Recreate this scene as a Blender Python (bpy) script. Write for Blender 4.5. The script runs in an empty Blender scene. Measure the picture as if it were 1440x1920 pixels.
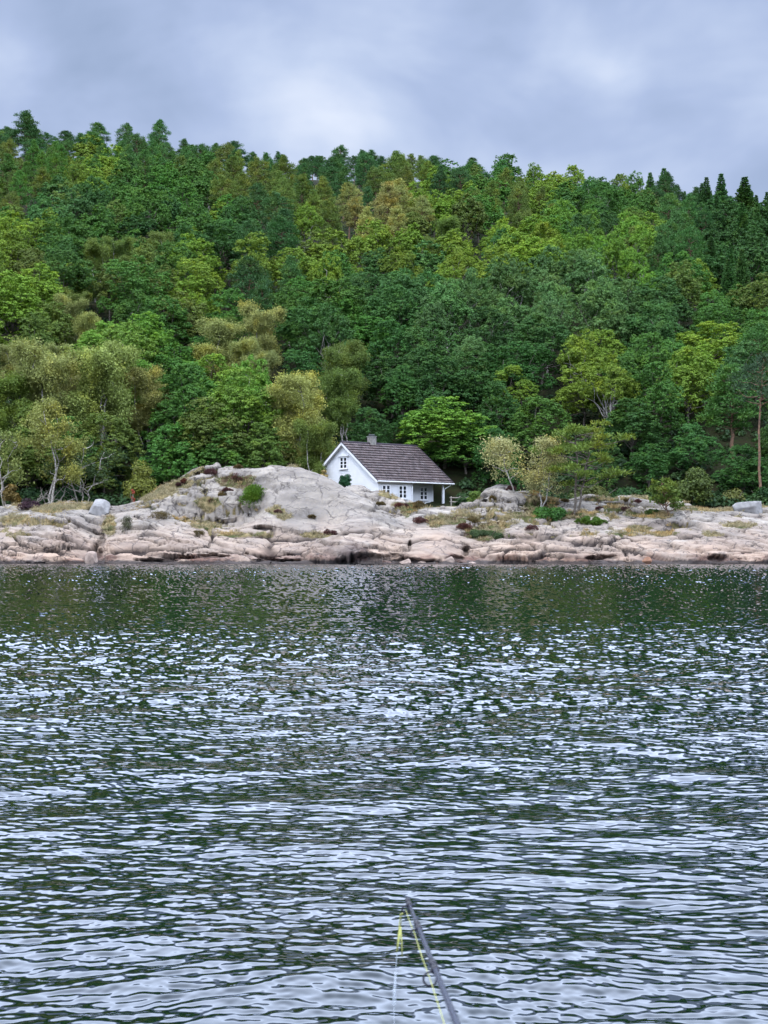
import bpy, math, random
import numpy as np
R = math.radians
# ------------------------------------------------------------------ camera
F = 2884.0 / 1440.0          # focal length in picture widths
CAMH = 1.8
HOR = 1017.0                 # picture row (of 1920) of the sea horizon
sc = bpy.context.scene
cam_d = bpy.data.cameras.new('camera'); cam = bpy.data.objects.new('camera', cam_d)
sc.collection.objects.link(cam); sc.camera = cam
cam_d.sensor_fit = 'HORIZONTAL'; cam_d.sensor_width = 36.0; cam_d.lens = 36.0 * F
cam_d.shift_y = (HOR - 960.0) / 1440.0
cam_d.clip_start = 0.05; cam_d.clip_end = 5000
cam.location = (0, 0, CAMH); cam.rotation_euler = (R(90), 0, 0)
cam_d.dof.use_dof = True; cam_d.dof.focus_distance = 110.0; cam_d.dof.aperture_fstop = 30.0
# ------------------------------------------------------------------ render
sc.render.engine = 'CYCLES'
sc.view_settings.view_transform = 'Standard'; sc.view_settings.look = 'None'
sc.view_settings.exposure = 0.0; sc.view_settings.gamma = 1.0
sc.cycles.max_bounces = 6; sc.cycles.diffuse_bounces = 1; sc.cycles.glossy_bounces = 3
sc.cycles.transmission_bounces = 3; sc.cycles.transparent_max_bounces = 4
sc.cycles.caustics_reflective = False; sc.cycles.caustics_refractive = False
# ------------------------------------------------------------------ world: overcast sky
SUN_EL, SUN_AZ = R(62), R(205)
world = bpy.data.worlds.new('World'); sc.world = world; world.use_nodes = True
nt = world.node_tree; N = nt.nodes; L = nt.links
for n in list(N): N.remove(n)
def nd(t, **k):
    n = N.new(t)
    for a, b in k.items(): setattr(n, a, b)
    return n
wout = nd('ShaderNodeOutputWorld'); bg = nd('ShaderNodeBackground'); L.new(bg.outputs[0], wout.inputs[0])
bg.inputs[1].default_value = 0.1
sky = nd('ShaderNodeTexSky', sky_type='NISHITA', sun_disc=False)
sky.sun_elevation = SUN_EL; sky.sun_rotation = SUN_AZ; sky.air_density = 1.2; sky.dust_density = 2.0
tc = nd('ShaderNodeTexCoord'); sep = nd('ShaderNodeSeparateXYZ'); L.new(tc.outputs['Generated'], sep.inputs[0])
mp = nd('ShaderNodeMapping'); mp.inputs['Scale'].default_value = (1, 1, 1.7); L.new(tc.outputs['Generated'], mp.inputs[0])
n1 = nd('ShaderNodeTexNoise'); n1.inputs['Scale'].default_value = 6.5; n1.inputs['Detail'].default_value = 4.0
n1.inputs['Roughness'].default_value = 0.55; n1.inputs['Distortion'].default_value = 0.25; L.new(mp.outputs[0], n1.inputs['Vector'])
def mth(op, a, b=None, c=None):
    m = nd('ShaderNodeMath', operation=op)
    for i, v in enumerate((a, b, c)):
        if v is None: continue
        if hasattr(v, 'is_output'): L.new(v, m.inputs[i])
        else: m.inputs[i].default_value = v
    return m.outputs[0]
acc = mth('MULTIPLY_ADD', n1.outputs[0], 1.5, -0.31)
nw = nd('ShaderNodeTexNoise'); nw.inputs['Scale'].default_value = 14; nw.inputs['Detail'].default_value = 5; L.new(tc.outputs['Generated'], nw.inputs['Vector'])
wv = nd('ShaderNodeVectorMath', operation='MULTIPLY_ADD'); L.new(nw.outputs['Color'], wv.inputs[0]); wv.inputs[1].default_value = (.09, .09, .09)
L.new(tc.outputs['Generated'], wv.inputs[2])
def blob(px, py, r, amp):
    global acc
    v = np.array([(px - 720) / 2884, 1.0, (HOR - py) / 2884]); v /= np.linalg.norm(v)
    dn = nd('ShaderNodeVectorMath', operation='DISTANCE'); L.new(wv.outputs[0], dn.inputs[0]); dn.inputs[1].default_value = tuple(v + 0.045)
    mr = nd('ShaderNodeMapRange', interpolation_type='SMOOTHERSTEP'); L.new(dn.outputs['Value'], mr.inputs[0])
    mr.inputs[1].default_value = 0.0; mr.inputs[2].default_value = r / 2884; mr.inputs[3].default_value = amp; mr.inputs[4].default_value = 0
    acc = mth('ADD', acc, mr.outputs[0])
for b in ((400, 105, 150, .22), (500, 175, 150, .14), (560, 230, 190, .13), (660, 245, 220, .14), (30, 165, 170, .15), (1130, 95, 200, .28), (1090, 240, 280, .10),
          (180, 60, 260, -.15), (340, 170, 120, -.12), (820, 150, 260, -.12), (720, 10, 200, .05), (1400, 60, 180, .12), (1300, 160, 160, -.08)):
    blob(*b)
cr = nd('ShaderNodeValToRGB'); L.new(acc, cr.inputs[0])
e = cr.color_ramp.elements
e[0].position = 0.0; e[0].color = (.30, .39, .58, 1); e[1].position = 1.0; e[1].color = (.74, .81, .96, 1)
q = e.new(.42); q.color = (.415, .51, .74, 1); q = e.new(.7); q.color = (.535, .63, .84, 1)
mul = nd('ShaderNodeVectorMath', operation='SCALE'); L.new(cr.outputs[0], mul.inputs[0]); mul.inputs['Scale'].default_value = 10.9
# bright band added above the frame to light the scene and whiten water reflections
zr = nd('ShaderNodeValToRGB'); L.new(sep.outputs[2], zr.inputs[0])
e = zr.color_ramp.elements; e[0].position = 0.0; e[0].color = (0, 0, 0, 1); e[1].position = 1.0; e[1].color = (.12, .12, .12, 1)
q = e.new(.335); q.color = (0, 0, 0, 1); q = e.new(.375); q.color = (1, 1, 1, 1); q = e.new(.60); q.color = (.9, .9, .9, 1)
zc = nd('ShaderNodeMix', data_type='RGBA'); L.new(zr.outputs[0], zc.inputs[0]); L.new(mul.outputs[0], zc.inputs[6]); zc.inputs[7].default_value = (39, 44.5, 56, 1)
mx = nd('ShaderNodeMix', data_type='RGBA'); mx.inputs[0].default_value = 0.96; L.new(sky.outputs[0], mx.inputs[6]); L.new(zc.outputs[2], mx.inputs[7])
L.new(mx.outputs[2], bg.inputs[0])
# ------------------------------------------------------------------ sun behind cloud
sl = bpy.data.lights.new('sun', 'SUN'); sl.energy = 1.5; sl.angle = R(10); sl.color = (1, .95, .86)
so = bpy.data.objects.new('sun', sl); sc.collection.objects.link(so)
# light comes from behind the camera's left shoulder, high
so.rotation_euler = (R(90) - SUN_EL, 0, R(-28))

# ------------------------------------------------------------------ helpers
col = sc.collection
def P2W(px, py, Y):
    """point at distance Y seen at picture position px, py (of 1440 x 1920)"""
    return ((px - 720) / 2884 * Y, Y, CAMH + (HOR - py) / 2884 * Y)
def add_mesh(name, verts, quads=None, tris=None, mat=None, parent=None, smooth=False, mat_idx=None):
    me = bpy.data.meshes.new(name)
    verts = np.asarray(verts, np.float32)
    nq = 0 if quads is None else len(quads); ntr = 0 if tris is None else len(tris)
    parts = []
    if nq: parts.append(np.asarray(quads, np.int32).ravel())
    if ntr: parts.append(np.asarray(tris, np.int32).ravel())
    li = np.concatenate(parts)
    tot = np.concatenate([np.full(nq, 4, np.int32), np.full(ntr, 3, np.int32)])
    start = np.concatenate([[0], np.cumsum(tot)[:-1]]).astype(np.int32)
    me.vertices.add(len(verts)); me.vertices.foreach_set('co', verts.ravel())
    me.loops.add(len(li)); me.loops.foreach_set('vertex_index', li)
    me.polygons.add(len(tot)); me.polygons.foreach_set('loop_start', start); me.polygons.foreach_set('loop_total', tot)
    me.polygons.foreach_set('use_smooth', np.full(len(tot), bool(smooth)))
    for m in (mat if isinstance(mat, (list, tuple)) else [mat]):
        if m: me.materials.append(m)
    if mat_idx is not None: me.polygons.foreach_set('material_index', np.asarray(mat_idx, np.int32))
    me.update(calc_edges=True)
    ob = bpy.data.objects.new(name, me); col.objects.link(ob)
    if parent: ob.parent = parent
    return ob
def tag(o, label=None, cat=None, group=None, kind=None):
    if label: o['label'] = label
    if cat: o['category'] = cat
    if group: o['group'] = group
    if kind: o['kind'] = kind
    return o
def empty(name, loc=(0, 0, 0), rz=0):
    o = bpy.data.objects.new(name, None); col.objects.link(o); o.location = loc; o.rotation_euler = (0, 0, rz); o.empty_display_size = .3
    return o
class MB:
    def __init__(s): s.v = []; s.q = []; s.t = []; s.n = 0
    def add(s, v, q=None, t=None):
        v = np.asarray(v, float)
        s.v.append(v)
        if q is not None and len(q): s.q.append(np.asarray(q) + s.n)
        if t is not None and len(t): s.t.append(np.asarray(t) + s.n)
        s.n += len(v)
    def box(s, c, d, axes=None):
        """box centred at c with full sizes d, along optional 3 axes"""
        sg = np.array([[x, y, z] for x in (-1, 1) for y in (-1, 1) for z in (-1, 1)], float) * np.array(d) / 2
        if axes is not None: sg = sg @ np.array(axes, float)
        s.add(sg + np.array(c, float), [(0, 1, 3, 2), (4, 6, 7, 5), (0, 4, 5, 1), (2, 3, 7, 6), (0, 2, 6, 4), (1, 5, 7, 3)])
    def tube(s, pts, rad, sides=6, cap=True):
        pts = np.asarray(pts, float); n = len(pts)
        rad = np.broadcast_to(np.asarray(rad, float), (n,))
        tn = np.gradient(pts, axis=0); tn /= np.linalg.norm(tn, axis=1)[:, None] + 1e-9
        ref = np.array([0, 0, 1.0]) if abs(tn[0][2]) < .9 else np.array([1.0, 0, 0])
        a = np.cross(tn, ref); a /= np.linalg.norm(a, axis=1)[:, None] + 1e-9
        b = np.cross(tn, a)
        th = np.linspace(0, 2 * math.pi, sides, endpoint=False)
        v = pts[:, None] + rad[:, None, None] * (np.cos(th)[None, :, None] * a[:, None] + np.sin(th)[None, :, None] * b[:, None])
        i = np.arange(n - 1)[:, None] * sides; j = np.arange(sides)[None]; k = (j + 1) % sides
        qd = np.stack([i + j, i + k, i + sides + k, i + sides + j], -1).reshape(-1, 4)
        vv = v.reshape(-1, 3); t = None
        if cap:
            vv = np.vstack([vv, pts[:1], pts[-1:]]); m = n * sides
            jj = np.arange(sides); kk = (jj + 1) % sides
            t = np.vstack([np.stack([np.full(sides, m), kk, jj], -1), np.stack([np.full(sides, m + 1), (n - 1) * sides + jj, (n - 1) * sides + kk], -1)])
        s.add(vv, qd, t)
    def build(s, name, mat, parent=None, smooth=False):
        return add_mesh(name, np.vstack(s.v), np.vstack(s.q) if s.q else None, np.vstack(s.t) if s.t else None, mat, parent, smooth)
# noise in numpy
def h2(ix, iy, k=0):
    x = (ix.astype(np.int64) * 374761393 + iy.astype(np.int64) * 668265263 + k * 974634777) & 0xffffffff
    x = ((x ^ (x >> 13)) * 1274126177) & 0xffffffff
    x = (x ^ (x >> 16)) & 0xffffffff
    x = (x * 2246822519) & 0xffffffff
    return ((x ^ (x >> 15)) & 0xffffff) / float(0xffffff)
def vnoise(x, y, k=0):
    ix, iy = np.floor(x), np.floor(y); fx, fy = x - ix, y - iy
    fx = fx * fx * (3 - 2 * fx); fy = fy * fy * (3 - 2 * fy)
    a, b, c, d = h2(ix, iy, k), h2(ix + 1, iy, k), h2(ix, iy + 1, k), h2(ix + 1, iy + 1, k)
    return (a + (b - a) * fx) * (1 - fy) + (c + (d - c) * fx) * fy
def fbm(x, y, k=0, o=4):
    s = 0; a = .5
    for i in range(o):
        s = s + a * (vnoise(x, y, k + i * 7) * 2 - 1); x = x * 2.03 + 5.1; y = y * 2.03 + 1.7; a *= .5
    return s
def voro(x, y, k=0, jit=.9):
    ix, iy = np.floor(x), np.floor(y)
    f1 = np.full(x.shape, 9.); f2 = np.full(x.shape, 9.); cx = np.zeros(x.shape); cy = np.zeros(x.shape); gx = np.zeros(x.shape); gy = np.zeros(x.shape)
    for dx in (-1, 0, 1):
        for dy in (-1, 0, 1):
            jx, jy = ix + dx, iy + dy
            qx = jx + .5 + jit * (h2(jx, jy, k) - .5); qy = jy + .5 + jit * (h2(jx, jy, k + 1) - .5)
            d = np.hypot(x - qx, y - qy)
            m = d < f1
            f2 = np.where(m, f1, np.minimum(f2, d))
            f1 = np.where(m, d, f1); cx = np.where(m, jx, cx); cy = np.where(m, jy, cy); gx = np.where(m, x - qx, gx); gy = np.where(m, y - qy, gy)
    return f1, f2 - f1, cx, cy, gx, gy
def ss(a, b, x):
    t = np.clip((x - a) / (b - a), 0, 1); return t * t * (3 - 2 * t)

# materials
def mat(name):
    m = bpy.data.materials.new(name); m.use_nodes = True
    t = m.node_tree; b = t.nodes['Principled BSDF']
    return m, t, b
def simple(name, c, rough=.6, noise=0, nscale=8, spec=.3, c2=None, bump=0):
    m, t, b = mat(name)
    b.inputs['Roughness'].default_value = rough; b.inputs['Specular IOR Level'].default_value = spec
    if noise or c2:
        co = t.nodes.new('ShaderNodeTexCoord'); n = t.nodes.new('ShaderNodeTexNoise'); n.inputs['Scale'].default_value = nscale; n.inputs['Detail'].default_value = 6
        t.links.new(co.outputs['Object'], n.inputs['Vector'])
        r = t.nodes.new('ShaderNodeValToRGB'); t.links.new(n.outputs[0], r.inputs[0])
        lo = c2 or tuple(x * (1 - noise) for x in c)
        r.color_ramp.elements[0].position = .35; r.color_ramp.elements[0].color = (*lo, 1)
        r.color_ramp.elements[1].position = .65; r.color_ramp.elements[1].color = (*c, 1)
        t.links.new(r.outputs[0], b.inputs['Base Color'])
        if bump:
            bn = t.nodes.new('ShaderNodeBump'); bn.inputs['Strength'].default_value = bump; bn.inputs['Distance'].default_value = .05
            t.links.new(n.outputs[0], bn.inputs['Height']); t.links.new(bn.outputs[0], b.inputs['Normal'])
    else: b.inputs['Base Color'].default_value = (*c, 1)
    return m
def leaf_mat(name, gloss=.025, trans=.28, yel=(1.5, 1.25, .7)):
    """leaf colour = the tree's own object colour, varied from leaf to leaf and from limb to limb"""
    m, t, b = mat(name); n = t.nodes; l = t.links
    n.remove(b)
    oi = n.new('ShaderNodeObjectInfo'); ge = n.new('ShaderNodeNewGeometry'); co = n.new('ShaderNodeTexCoord')
    nz = n.new('ShaderNodeTexNoise'); nz.inputs['Scale'].default_value = .42; nz.inputs['Detail'].default_value = 2; nz.noise_dimensions = '4D'
    l.new(co.outputs['Object'], nz.inputs['Vector']); mw = n.new('ShaderNodeMath'); mw.operation = 'MULTIPLY'; mw.inputs[1].default_value = 37
    l.new(oi.outputs['Random'], mw.inputs[0]); l.new(mw.outputs[0], nz.inputs['W'])
    mr = n.new('ShaderNodeMapRange'); mr.inputs[1].default_value = .5; mr.inputs[2].default_value = .72; l.new(nz.outputs[0], mr.inputs[0])
    ye = n.new('ShaderNodeMix'); ye.data_type = 'RGBA'; ye.blend_type = 'MULTIPLY'; l.new(mr.outputs[0], ye.inputs[0]); l.new(oi.outputs['Color'], ye.inputs[6]); ye.inputs[7].default_value = (*yel, 1)
    br = n.new('ShaderNodeMapRange'); br.inputs[3].default_value = .68; br.inputs[4].default_value = 1.35; l.new(ge.outputs['Random Per Island'], br.inputs[0])
    sc_ = n.new('ShaderNodeVectorMath'); sc_.operation = 'SCALE'; l.new(ye.outputs[2], sc_.inputs[0]); l.new(br.outputs[0], sc_.inputs['Scale'])
    d = n.new('ShaderNodeBsdfDiffuse'); l.new(sc_.outputs[0], d.inputs[0])
    tr = n.new('ShaderNodeBsdfTranslucent'); l.new(sc_.outputs[0], tr.inputs[0])
    m1 = n.new('ShaderNodeMixShader'); m1.inputs[0].default_value = trans; l.new(d.outputs[0], m1.inputs[1]); l.new(tr.outputs[0], m1.inputs[2])
    g = n.new('ShaderNodeBsdfGlossy'); g.inputs['Roughness'].default_value = .5; g.inputs[0].default_value = (.8, .9, 1, 1)
    m2 = n.new('ShaderNodeMixShader'); m2.inputs[0].default_value = gloss; l.new(m1.outputs[0], m2.inputs[1]); l.new(g.outputs[0], m2.inputs[2])
    l.new(m2.outputs[0], n['Material Output'].inputs[0])
    return m
LEAF = leaf_mat('broad_leaf', .02, .2, (1.4, 1.18, .75)); NEEDLE = leaf_mat('needles', .02, .12, (1.5, 1.1, .6))
BARK = simple('grey_bark', (.20, .17, .14), .9, nscale=5, c2=(.08, .065, .05))
PINEBARK = simple('pine_bark', (.26, .15, .09), .9, nscale=4, c2=(.12, .08, .06))
BIRCHBARK = simple('birch_bark', (.50, .47, .42), .8, nscale=7, c2=(.20, .17, .14))
DEADWOOD = simple('bleached_wood', (.42, .39, .35), .9, nscale=9, c2=(.25, .21, .18))
# ------------------------------------------------------------------ terrain: rocky shore
YS0, YS1 = 127.0, 150.5
gx = np.concatenate([np.linspace(-150, -42, 90, endpoint=False), np.arange(-42, 42, .1), np.linspace(42, 150, 91)])
gy = np.concatenate([np.arange(YS0, 146, .095), np.arange(146, YS1, .15)])
GX, GY = np.meshgrid(gx, gy)
# rounded outcrops read off the photo: picture x, picture y of the top, half width (picture px), distance, half depth (m), sharpness
# ledges traced off the photo, from the waterline up: picture x, then picture y of three ledge edges and of the front crest, then the crest's distance
LEDGE = np.array([(-400, 1036, 1014, 998, 985, 139), (-150, 1034, 1010, 990, 975, 140), (0, 1033, 1011, 990, 973, 140), (50, 1035, 1004, 978, 956, 141), (100, 1038, 996, 968, 945, 142), (140, 1042, 990, 965, 944, 142), (165, 1052, 1020, 985, 950, 142), (185, 1054, 1036, 1000, 955, 142),
    (205, 1034, 1014, 985, 952, 142), (235, 1036, 999, 970, 950, 142), (270, 1037, 992, 962, 938, 142), (300, 1036, 995, 960, 916, 142), (350, 1036, 1003, 973, 893, 142), (400, 1038, 1011, 986, 875, 142), (450, 1041, 1016, 991, 876, 141.5), (480, 1040, 1014, 975, 880, 141),
    (505, 1038, 1012, 955, 876, 140.5), (550, 1036, 1013, 972, 874, 140), (590, 1030, 1006, 980, 888, 139.5), (620, 1025, 1003, 985, 903, 139), (650, 1020, 1000, 975, 918, 138.5), (690, 1022, 999, 970, 938, 138), (720, 1034, 1008, 978, 954, 137.5), (745, 1044, 1022, 995, 974, 137),
    (760, 1042, 1020, 1000, 983, 136.5), (790, 1036, 1012, 992, 980, 137), (830, 1036, 1012, 994, 983, 137), (865, 1046, 1026, 1006, 992, 137), (885, 1048, 1030, 1014, 1003, 137), (905, 1040, 1018, 1005, 996, 137.5), (950, 1036, 1010, 994, 985, 138), (1000, 1035, 1008, 993, 983, 138.5),
    (1050, 1034, 1008, 990, 976, 139), (1100, 1037, 1010, 990, 977, 139), (1150, 1038, 1010, 992, 980, 139), (1200, 1040, 1014, 996, 979, 139.5), (1250, 1037, 1012, 990, 963, 141), (1300, 1036, 1008, 984, 953, 142.5), (1350, 1038, 1010, 987, 962, 142.5), (1400, 1038, 1013, 992, 972, 142), (1440, 1039, 1013, 996, 980, 142),
    (1600, 1038, 1015, 998, 985, 141), (1900, 1038, 1015, 998, 985, 141)], float)
# rounded outcrops behind the crest: picture x, picture y of the top, half width (picture px), distance, half depth (m), sharpness
DOMES = [(664, 911, 58, 145, 4, 2.4), (712, 919, 42, 144.5, 3, 2.2), (746, 937, 40, 143.5, 3, 2.2), (790, 957, 42, 140.5, 3, 2.4), (870, 953, 62, 142.5, 4.5, 2.6), (935, 906, 56, 144.5, 3.8, 2.8), (985, 918, 60, 145, 3.5, 2.6), (905, 948, 50, 141.5, 2.6, 2.5), (930, 965, 30, 140.5, 2, 2.5),
         (1040, 936, 60, 146, 4, 2.2), (1110, 930, 80, 147, 5, 2.6), (1190, 931, 80, 147, 5, 2.6), (1215, 948, 70, 143.5, 4, 2.4), (1130, 958, 70, 142, 3, 2.6), (1275, 941, 60, 144.5, 4, 2.6), (120, 940, 50, 144.5, 3, 2.4)]
LX = LEDGE[:, 0]; LYS = [130.0, 131.7, 134.2, 137.2]
def dome_field(X, Y):
    Xw = X + 1.0 * fbm(X * .25, Y * .35, 21, 3); Yw = Y + 1.1 * fbm(X * .22 + 9, Y * .3, 22, 4)
    px = Xw / np.clip(Y, 100, 200) * 2884 + 720
    yc = np.interp(px, LX, LEDGE[:, 5]); sc_y = (yc - 130) / 10.5
    ys = [130.0 + 0 * px, 130 + 1.5 * sc_y, 130 + 3.9 * sc_y, 130 + 6.9 * sc_y, yc]
    zs = [0 * px - .15]
    for k in range(4): zs.append(CAMH + (HOR - np.interp(px, LX, LEDGE[:, k + 1])) / 2884 * ys[k + 1])
    z = -1.6 + 1.5 * ss(126.5, 130, Yw); LG = np.zeros_like(z)
    for k in range(4):
        t_ = np.clip((Yw - ys[k]) / (ys[k + 1] - ys[k]), 0, 1)
        e_ = (1 - (1 - t_) ** 2.1) * .8 + .2 * t_
        z = np.where(Yw >= ys[k], zs[k] + (zs[k + 1] - zs[k]) * e_, z)
        if k: LG = np.maximum(LG, np.exp(-((Yw - ys[k]) / .16) ** 2) * ss(.32, .5, vnoise(X * .22 + k * 9, Y * .0 + k, 35)))
    back = np.clip((Yw - yc) / 6.5, 0, 1); pl = 5.0 + .25 * fbm(X * .3, Y * .3, 3)
    drop = np.where(zs[4] > 5.3, back ** 1.5, back ** .9)
    z = np.where(Yw > yc, zs[4] + (pl - zs[4]) * ss(0, 1, drop), z)
    wx = X + .9 * fbm(X * .2, Y * .2, 31, 3); wy = Y + .7 * fbm(X * .2 + 9, Y * .2, 32, 3)
    for (px, py, hw, yc, dy, p) in DOMES:
        cx, _, cz = P2W(px, py, yc); w = hw / 2884 * yc
        u = np.abs(wx - cx) / (w * 1.12); v = np.abs((wy - yc) / dy); r = (u ** p + v ** p) ** (1 / p)
        b0 = 3.0
        d = np.where(r < 1, b0 + (cz - b0) * np.clip(1 - r ** 2.0, 0, 1) ** .7, -9)
        k = .12; hh = np.clip(.5 + .5 * (d - z) / k, 0, 1); z = np.where(d > -5, z * (1 - hh) + d * hh + k * hh * (1 - hh), z)
        LG = np.where(d > z - .2, LG * .0, LG)
    return z, LG
Z0, LG = dome_field(GX, GY)
# joints and slabs: cells laid out over the rock face, dipping to the right
S = GY + 1.35 * Z0
px_ = GX / GY * 2884 + 720
smooth_mask = np.exp(-(np.abs(px_ - 605) / 115.) ** 4) * ss(2.6, 4.0, Z0) + .8 * np.exp(-(np.abs(px_ - 815) / 45.) ** 4) * (1 - ss(3.5, 4.5, Z0)) + .5 * ss(.5, .6, vnoise(px_ / 90, Z0 * .6, 6))
smooth_mask = np.clip(smooth_mask, 0, 1)
rough = 1 - .85 * smooth_mask
def planar(Zin, cx_, cy_):
    """flatten every joint-bounded block to its own plane, as split granite is"""
    _, inv = np.unique((cx_ * 4001 + cy_).ravel(), return_inverse=True); inv = inv.ravel()
    x, y, z = GX.ravel(), GY.ravel(), Zin.ravel(); c_ = np.bincount(inv) + 1e-9
    mx_, my_, mz_ = (np.bincount(inv, q_) / c_ for q_ in (x, y, z)); dx_, dy_, dz_ = x - mx_[inv], y - my_[inv], z - mz_[inv]
    xx, xy, yy_, xz, yz = (np.bincount(inv, q_) / c_ for q_ in (dx_ * dx_, dx_ * dy_, dy_ * dy_, dx_ * dz_, dy_ * dz_))
    xx = xx + .02; yy_ = yy_ + .01; dt = xx * yy_ - xy * xy + 1e-6
    a_ = (xz * yy_ - yz * xy) / dt; b2_ = (yz * xx - xz * xy) / dt
    return (mz_[inv] + a_[inv] * dx_ + b2_[inv] * dy_).reshape(Zin.shape)
dip = S + .30 * GX + .6 * fbm(GX * .2, S * .2, 40, 3)
wX = GX + .8 * fbm(GX * .35, S * .35, 41, 3)
wv1 = voro(wX / 4.8, dip / 2.6, 51); wv2 = voro(wX / 2.1, dip / 1.15, 61)
Z0 = Z0 + (planar(Z0, wv1[2], wv1[3]) - Z0) * .42 * rough
Z0 = Z0 + (planar(Z0, wv2[2], wv2[3]) - Z0) * .70 * rough
Z = np.zeros_like(Z0); groove = np.zeros_like(Z)
_gy = np.gradient(Z0, axis=0) / np.gradient(GY, axis=0); _gx = np.gradient(Z0, axis=1) / np.gradient(GX, axis=1)
_n = np.stack([-_gx, -_gy, np.ones_like(_gx)], -1); _n /= np.linalg.norm(_n, axis=-1, keepdims=True)
for (sx, sy, k, off, tilt, gd, gw) in ((4.8, 2.6, 51, .80, .12, .55, .07), (2.1, 1.15, 61, .32, .14, .36, .085), (.95, .42, 71, .04, .08, .05, .07)):
    f1, e, cx_, cy_, ox, oy = voro(wX / sx, dip / sy, k)
    r1 = h2(cx_, cy_, k + 3) - .5; r2 = h2(cx_, cy_, k + 4) - .5; r3 = h2(cx_, cy_, k + 5) - .3
    fall = ss(0, .07, e)
    Z += rough * (off * r1 * fall + tilt * (r2 * ox * sx + r3 * oy * sy) * fall)
    g = (1 - ss(0, gw * (1.6 if k == 51 else 1.3), e)); keep = ss(.25, .5, vnoise(GX * .5, S * .5, k + 9))
    Z -= rough * gd * g * keep
    groove = np.maximum(groove, g * keep * (1 if k == 51 else .8 if k == 61 else .4) * rough)
    if k == 51: slab = h2(cx_, cy_, 7)
    if k == 61: slab = .5 * slab + .5 * h2(cx_, cy_, 8)
Z -= .42 * LG; groove = np.maximum(groove, LG * .95)
Z += .10 * fbm(GX * .8, S * 1.2, 81, 4) * (rough + .3) + .02 * fbm(GX * 5, S * 5, 82, 2)
edge_f = ss(-150, -147, GX) * ss(150, 147, GX) * ss(149, 148, GY)
RX = GX + _n[..., 0] * Z * edge_f; RY = GY + _n[..., 1] * Z * edge_f; Z = Z0 + _n[..., 2] * Z * edge_f
fade = ss(149, YS1, GY); Z = Z * (1 - fade) + fade * (5.3 + .3 * fbm(GX * .3, GY * .3, 4))
veg = np.clip(groove * 1.1 + ss(.05, .45, fbm(GX * .28, S * .3, 90, 4)) * .8 + ss(146.5, 149, GY) + .08 * ss(860, 1000, px_) * ss(3.0, 4.2, Z) - .12, 0, 1) * ss(1.5, 2.8, Z) * (1 - .9 * smooth_mask)
PYv = HOR - (Z - CAMH) / GY * 2884
pn = 1 + .9 * fbm(GX * .5, Z * .9, 95, 4)
def patch(px, py, rx, ry): return np.clip(1.5 - 1.2 * np.hypot((px_ - px) / rx, (PYv - py) / ry) * pn, 0, 1)
VEGP = [(285, 925, 55, 24), (340, 905, 30, 12), (395, 945, 26, 16), (440, 905, 40, 16), (385, 985, 40, 10), (440, 1002, 55, 9), (520, 958, 30, 12), (535, 968, 22, 8), (590, 1004, 50, 8), (90, 955, 50, 14), (45, 975, 40, 12), (205, 985, 20, 22), (150, 950, 60, 8),
        (780, 948, 60, 9), (735, 930, 25, 7), (850, 975, 55, 13), (905, 998, 55, 22), (870, 965, 40, 8), (1010, 955, 40, 12), (1085, 965, 50, 10), (1150, 952, 30, 7), (1225, 965, 36, 9), (1210, 990, 26, 8), (1245, 1000, 30, 5), (1130, 936, 40, 5), (1330, 1002, 30, 8), (1380, 985, 60, 6), (1330, 955, 80, 7), (975, 968, 40, 10), (640, 897, 40, 5), (560, 874, 40, 4)]
for p_ in VEGP: veg = np.maximum(veg, patch(*p_) * .85)
veg = np.where(GY > 149, 1, veg)
bro = np.zeros_like(Z)
for p_ in [(905, 998, 55, 22), (850, 975, 50, 12), (1085, 962, 75, 18), (1150, 950, 60, 14), (440, 902, 30, 12), (1010, 955, 50, 18)]: bro = np.maximum(bro, patch(*p_))
cleft = np.zeros_like(Z)
for p_ in [(178, 1036, 15, 18), (190, 1010, 7, 16), (168, 1050, 14, 8), (655, 1050, 40, 5), (700, 1048, 60, 8), (760, 1050, 44, 6), (790, 1052, 60, 4), (852, 1048, 24, 8), (874, 1032, 7, 12), (768, 1022, 4, 12), (345, 1045, 40, 3), (400, 1042, 30, 4), (290, 1050, 50, 3), (1120, 1046, 30, 4), (1345, 1046, 20, 6), (540, 1050, 50, 3), (420, 977, 36, 3), (494, 990, 26, 3)]:
    cleft = np.maximum(cleft, patch(*p_))
_p = ss(.2, .9, cleft); RY = RY + .9 * _p * edge_f; Z = Z - .12 * _p * edge_f
groove = np.maximum(groove, _p * .45)
ny, nx = Z.shape
idx = np.arange(ny * nx).reshape(ny, nx)
def grid_quads(idx):
    return np.stack([idx[:-1, :-1], idx[:-1, 1:], idx[1:, 1:], idx[1:, :-1]], -1).reshape(-1, 4)
m, t, b = mat('granite'); n = t.nodes; l = t.links
b.inputs['Roughness'].default_value = .85; b.inputs['Specular IOR Level'].default_value = .2
co = n.new('ShaderNodeTexCoord'); sp = n.new('ShaderNodeSeparateXYZ'); l.new(co.outputs['Object'], sp.inputs[0])
def NZ(scale, detail=5, vec=None, rough=.55, dist=0):
    x = n.new('ShaderNodeTexNoise'); x.inputs['Scale'].default_value = scale; x.inputs['Detail'].default_value = detail; x.inputs['Roughness'].default_value = rough; x.inputs['Distortion'].default_value = dist
    l.new(vec or co.outputs['Object'], x.inputs['Vector']); return x.outputs[0]
def MR(v, a, b_, c=0., d=1.):
    x = n.new('ShaderNodeMapRange'); l.new(v, x.inputs[0]); x.inputs[1].default_value = a; x.inputs[2].default_value = b_; x.inputs[3].default_value = c; x.inputs[4].default_value = d; return x.outputs[0]
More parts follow.
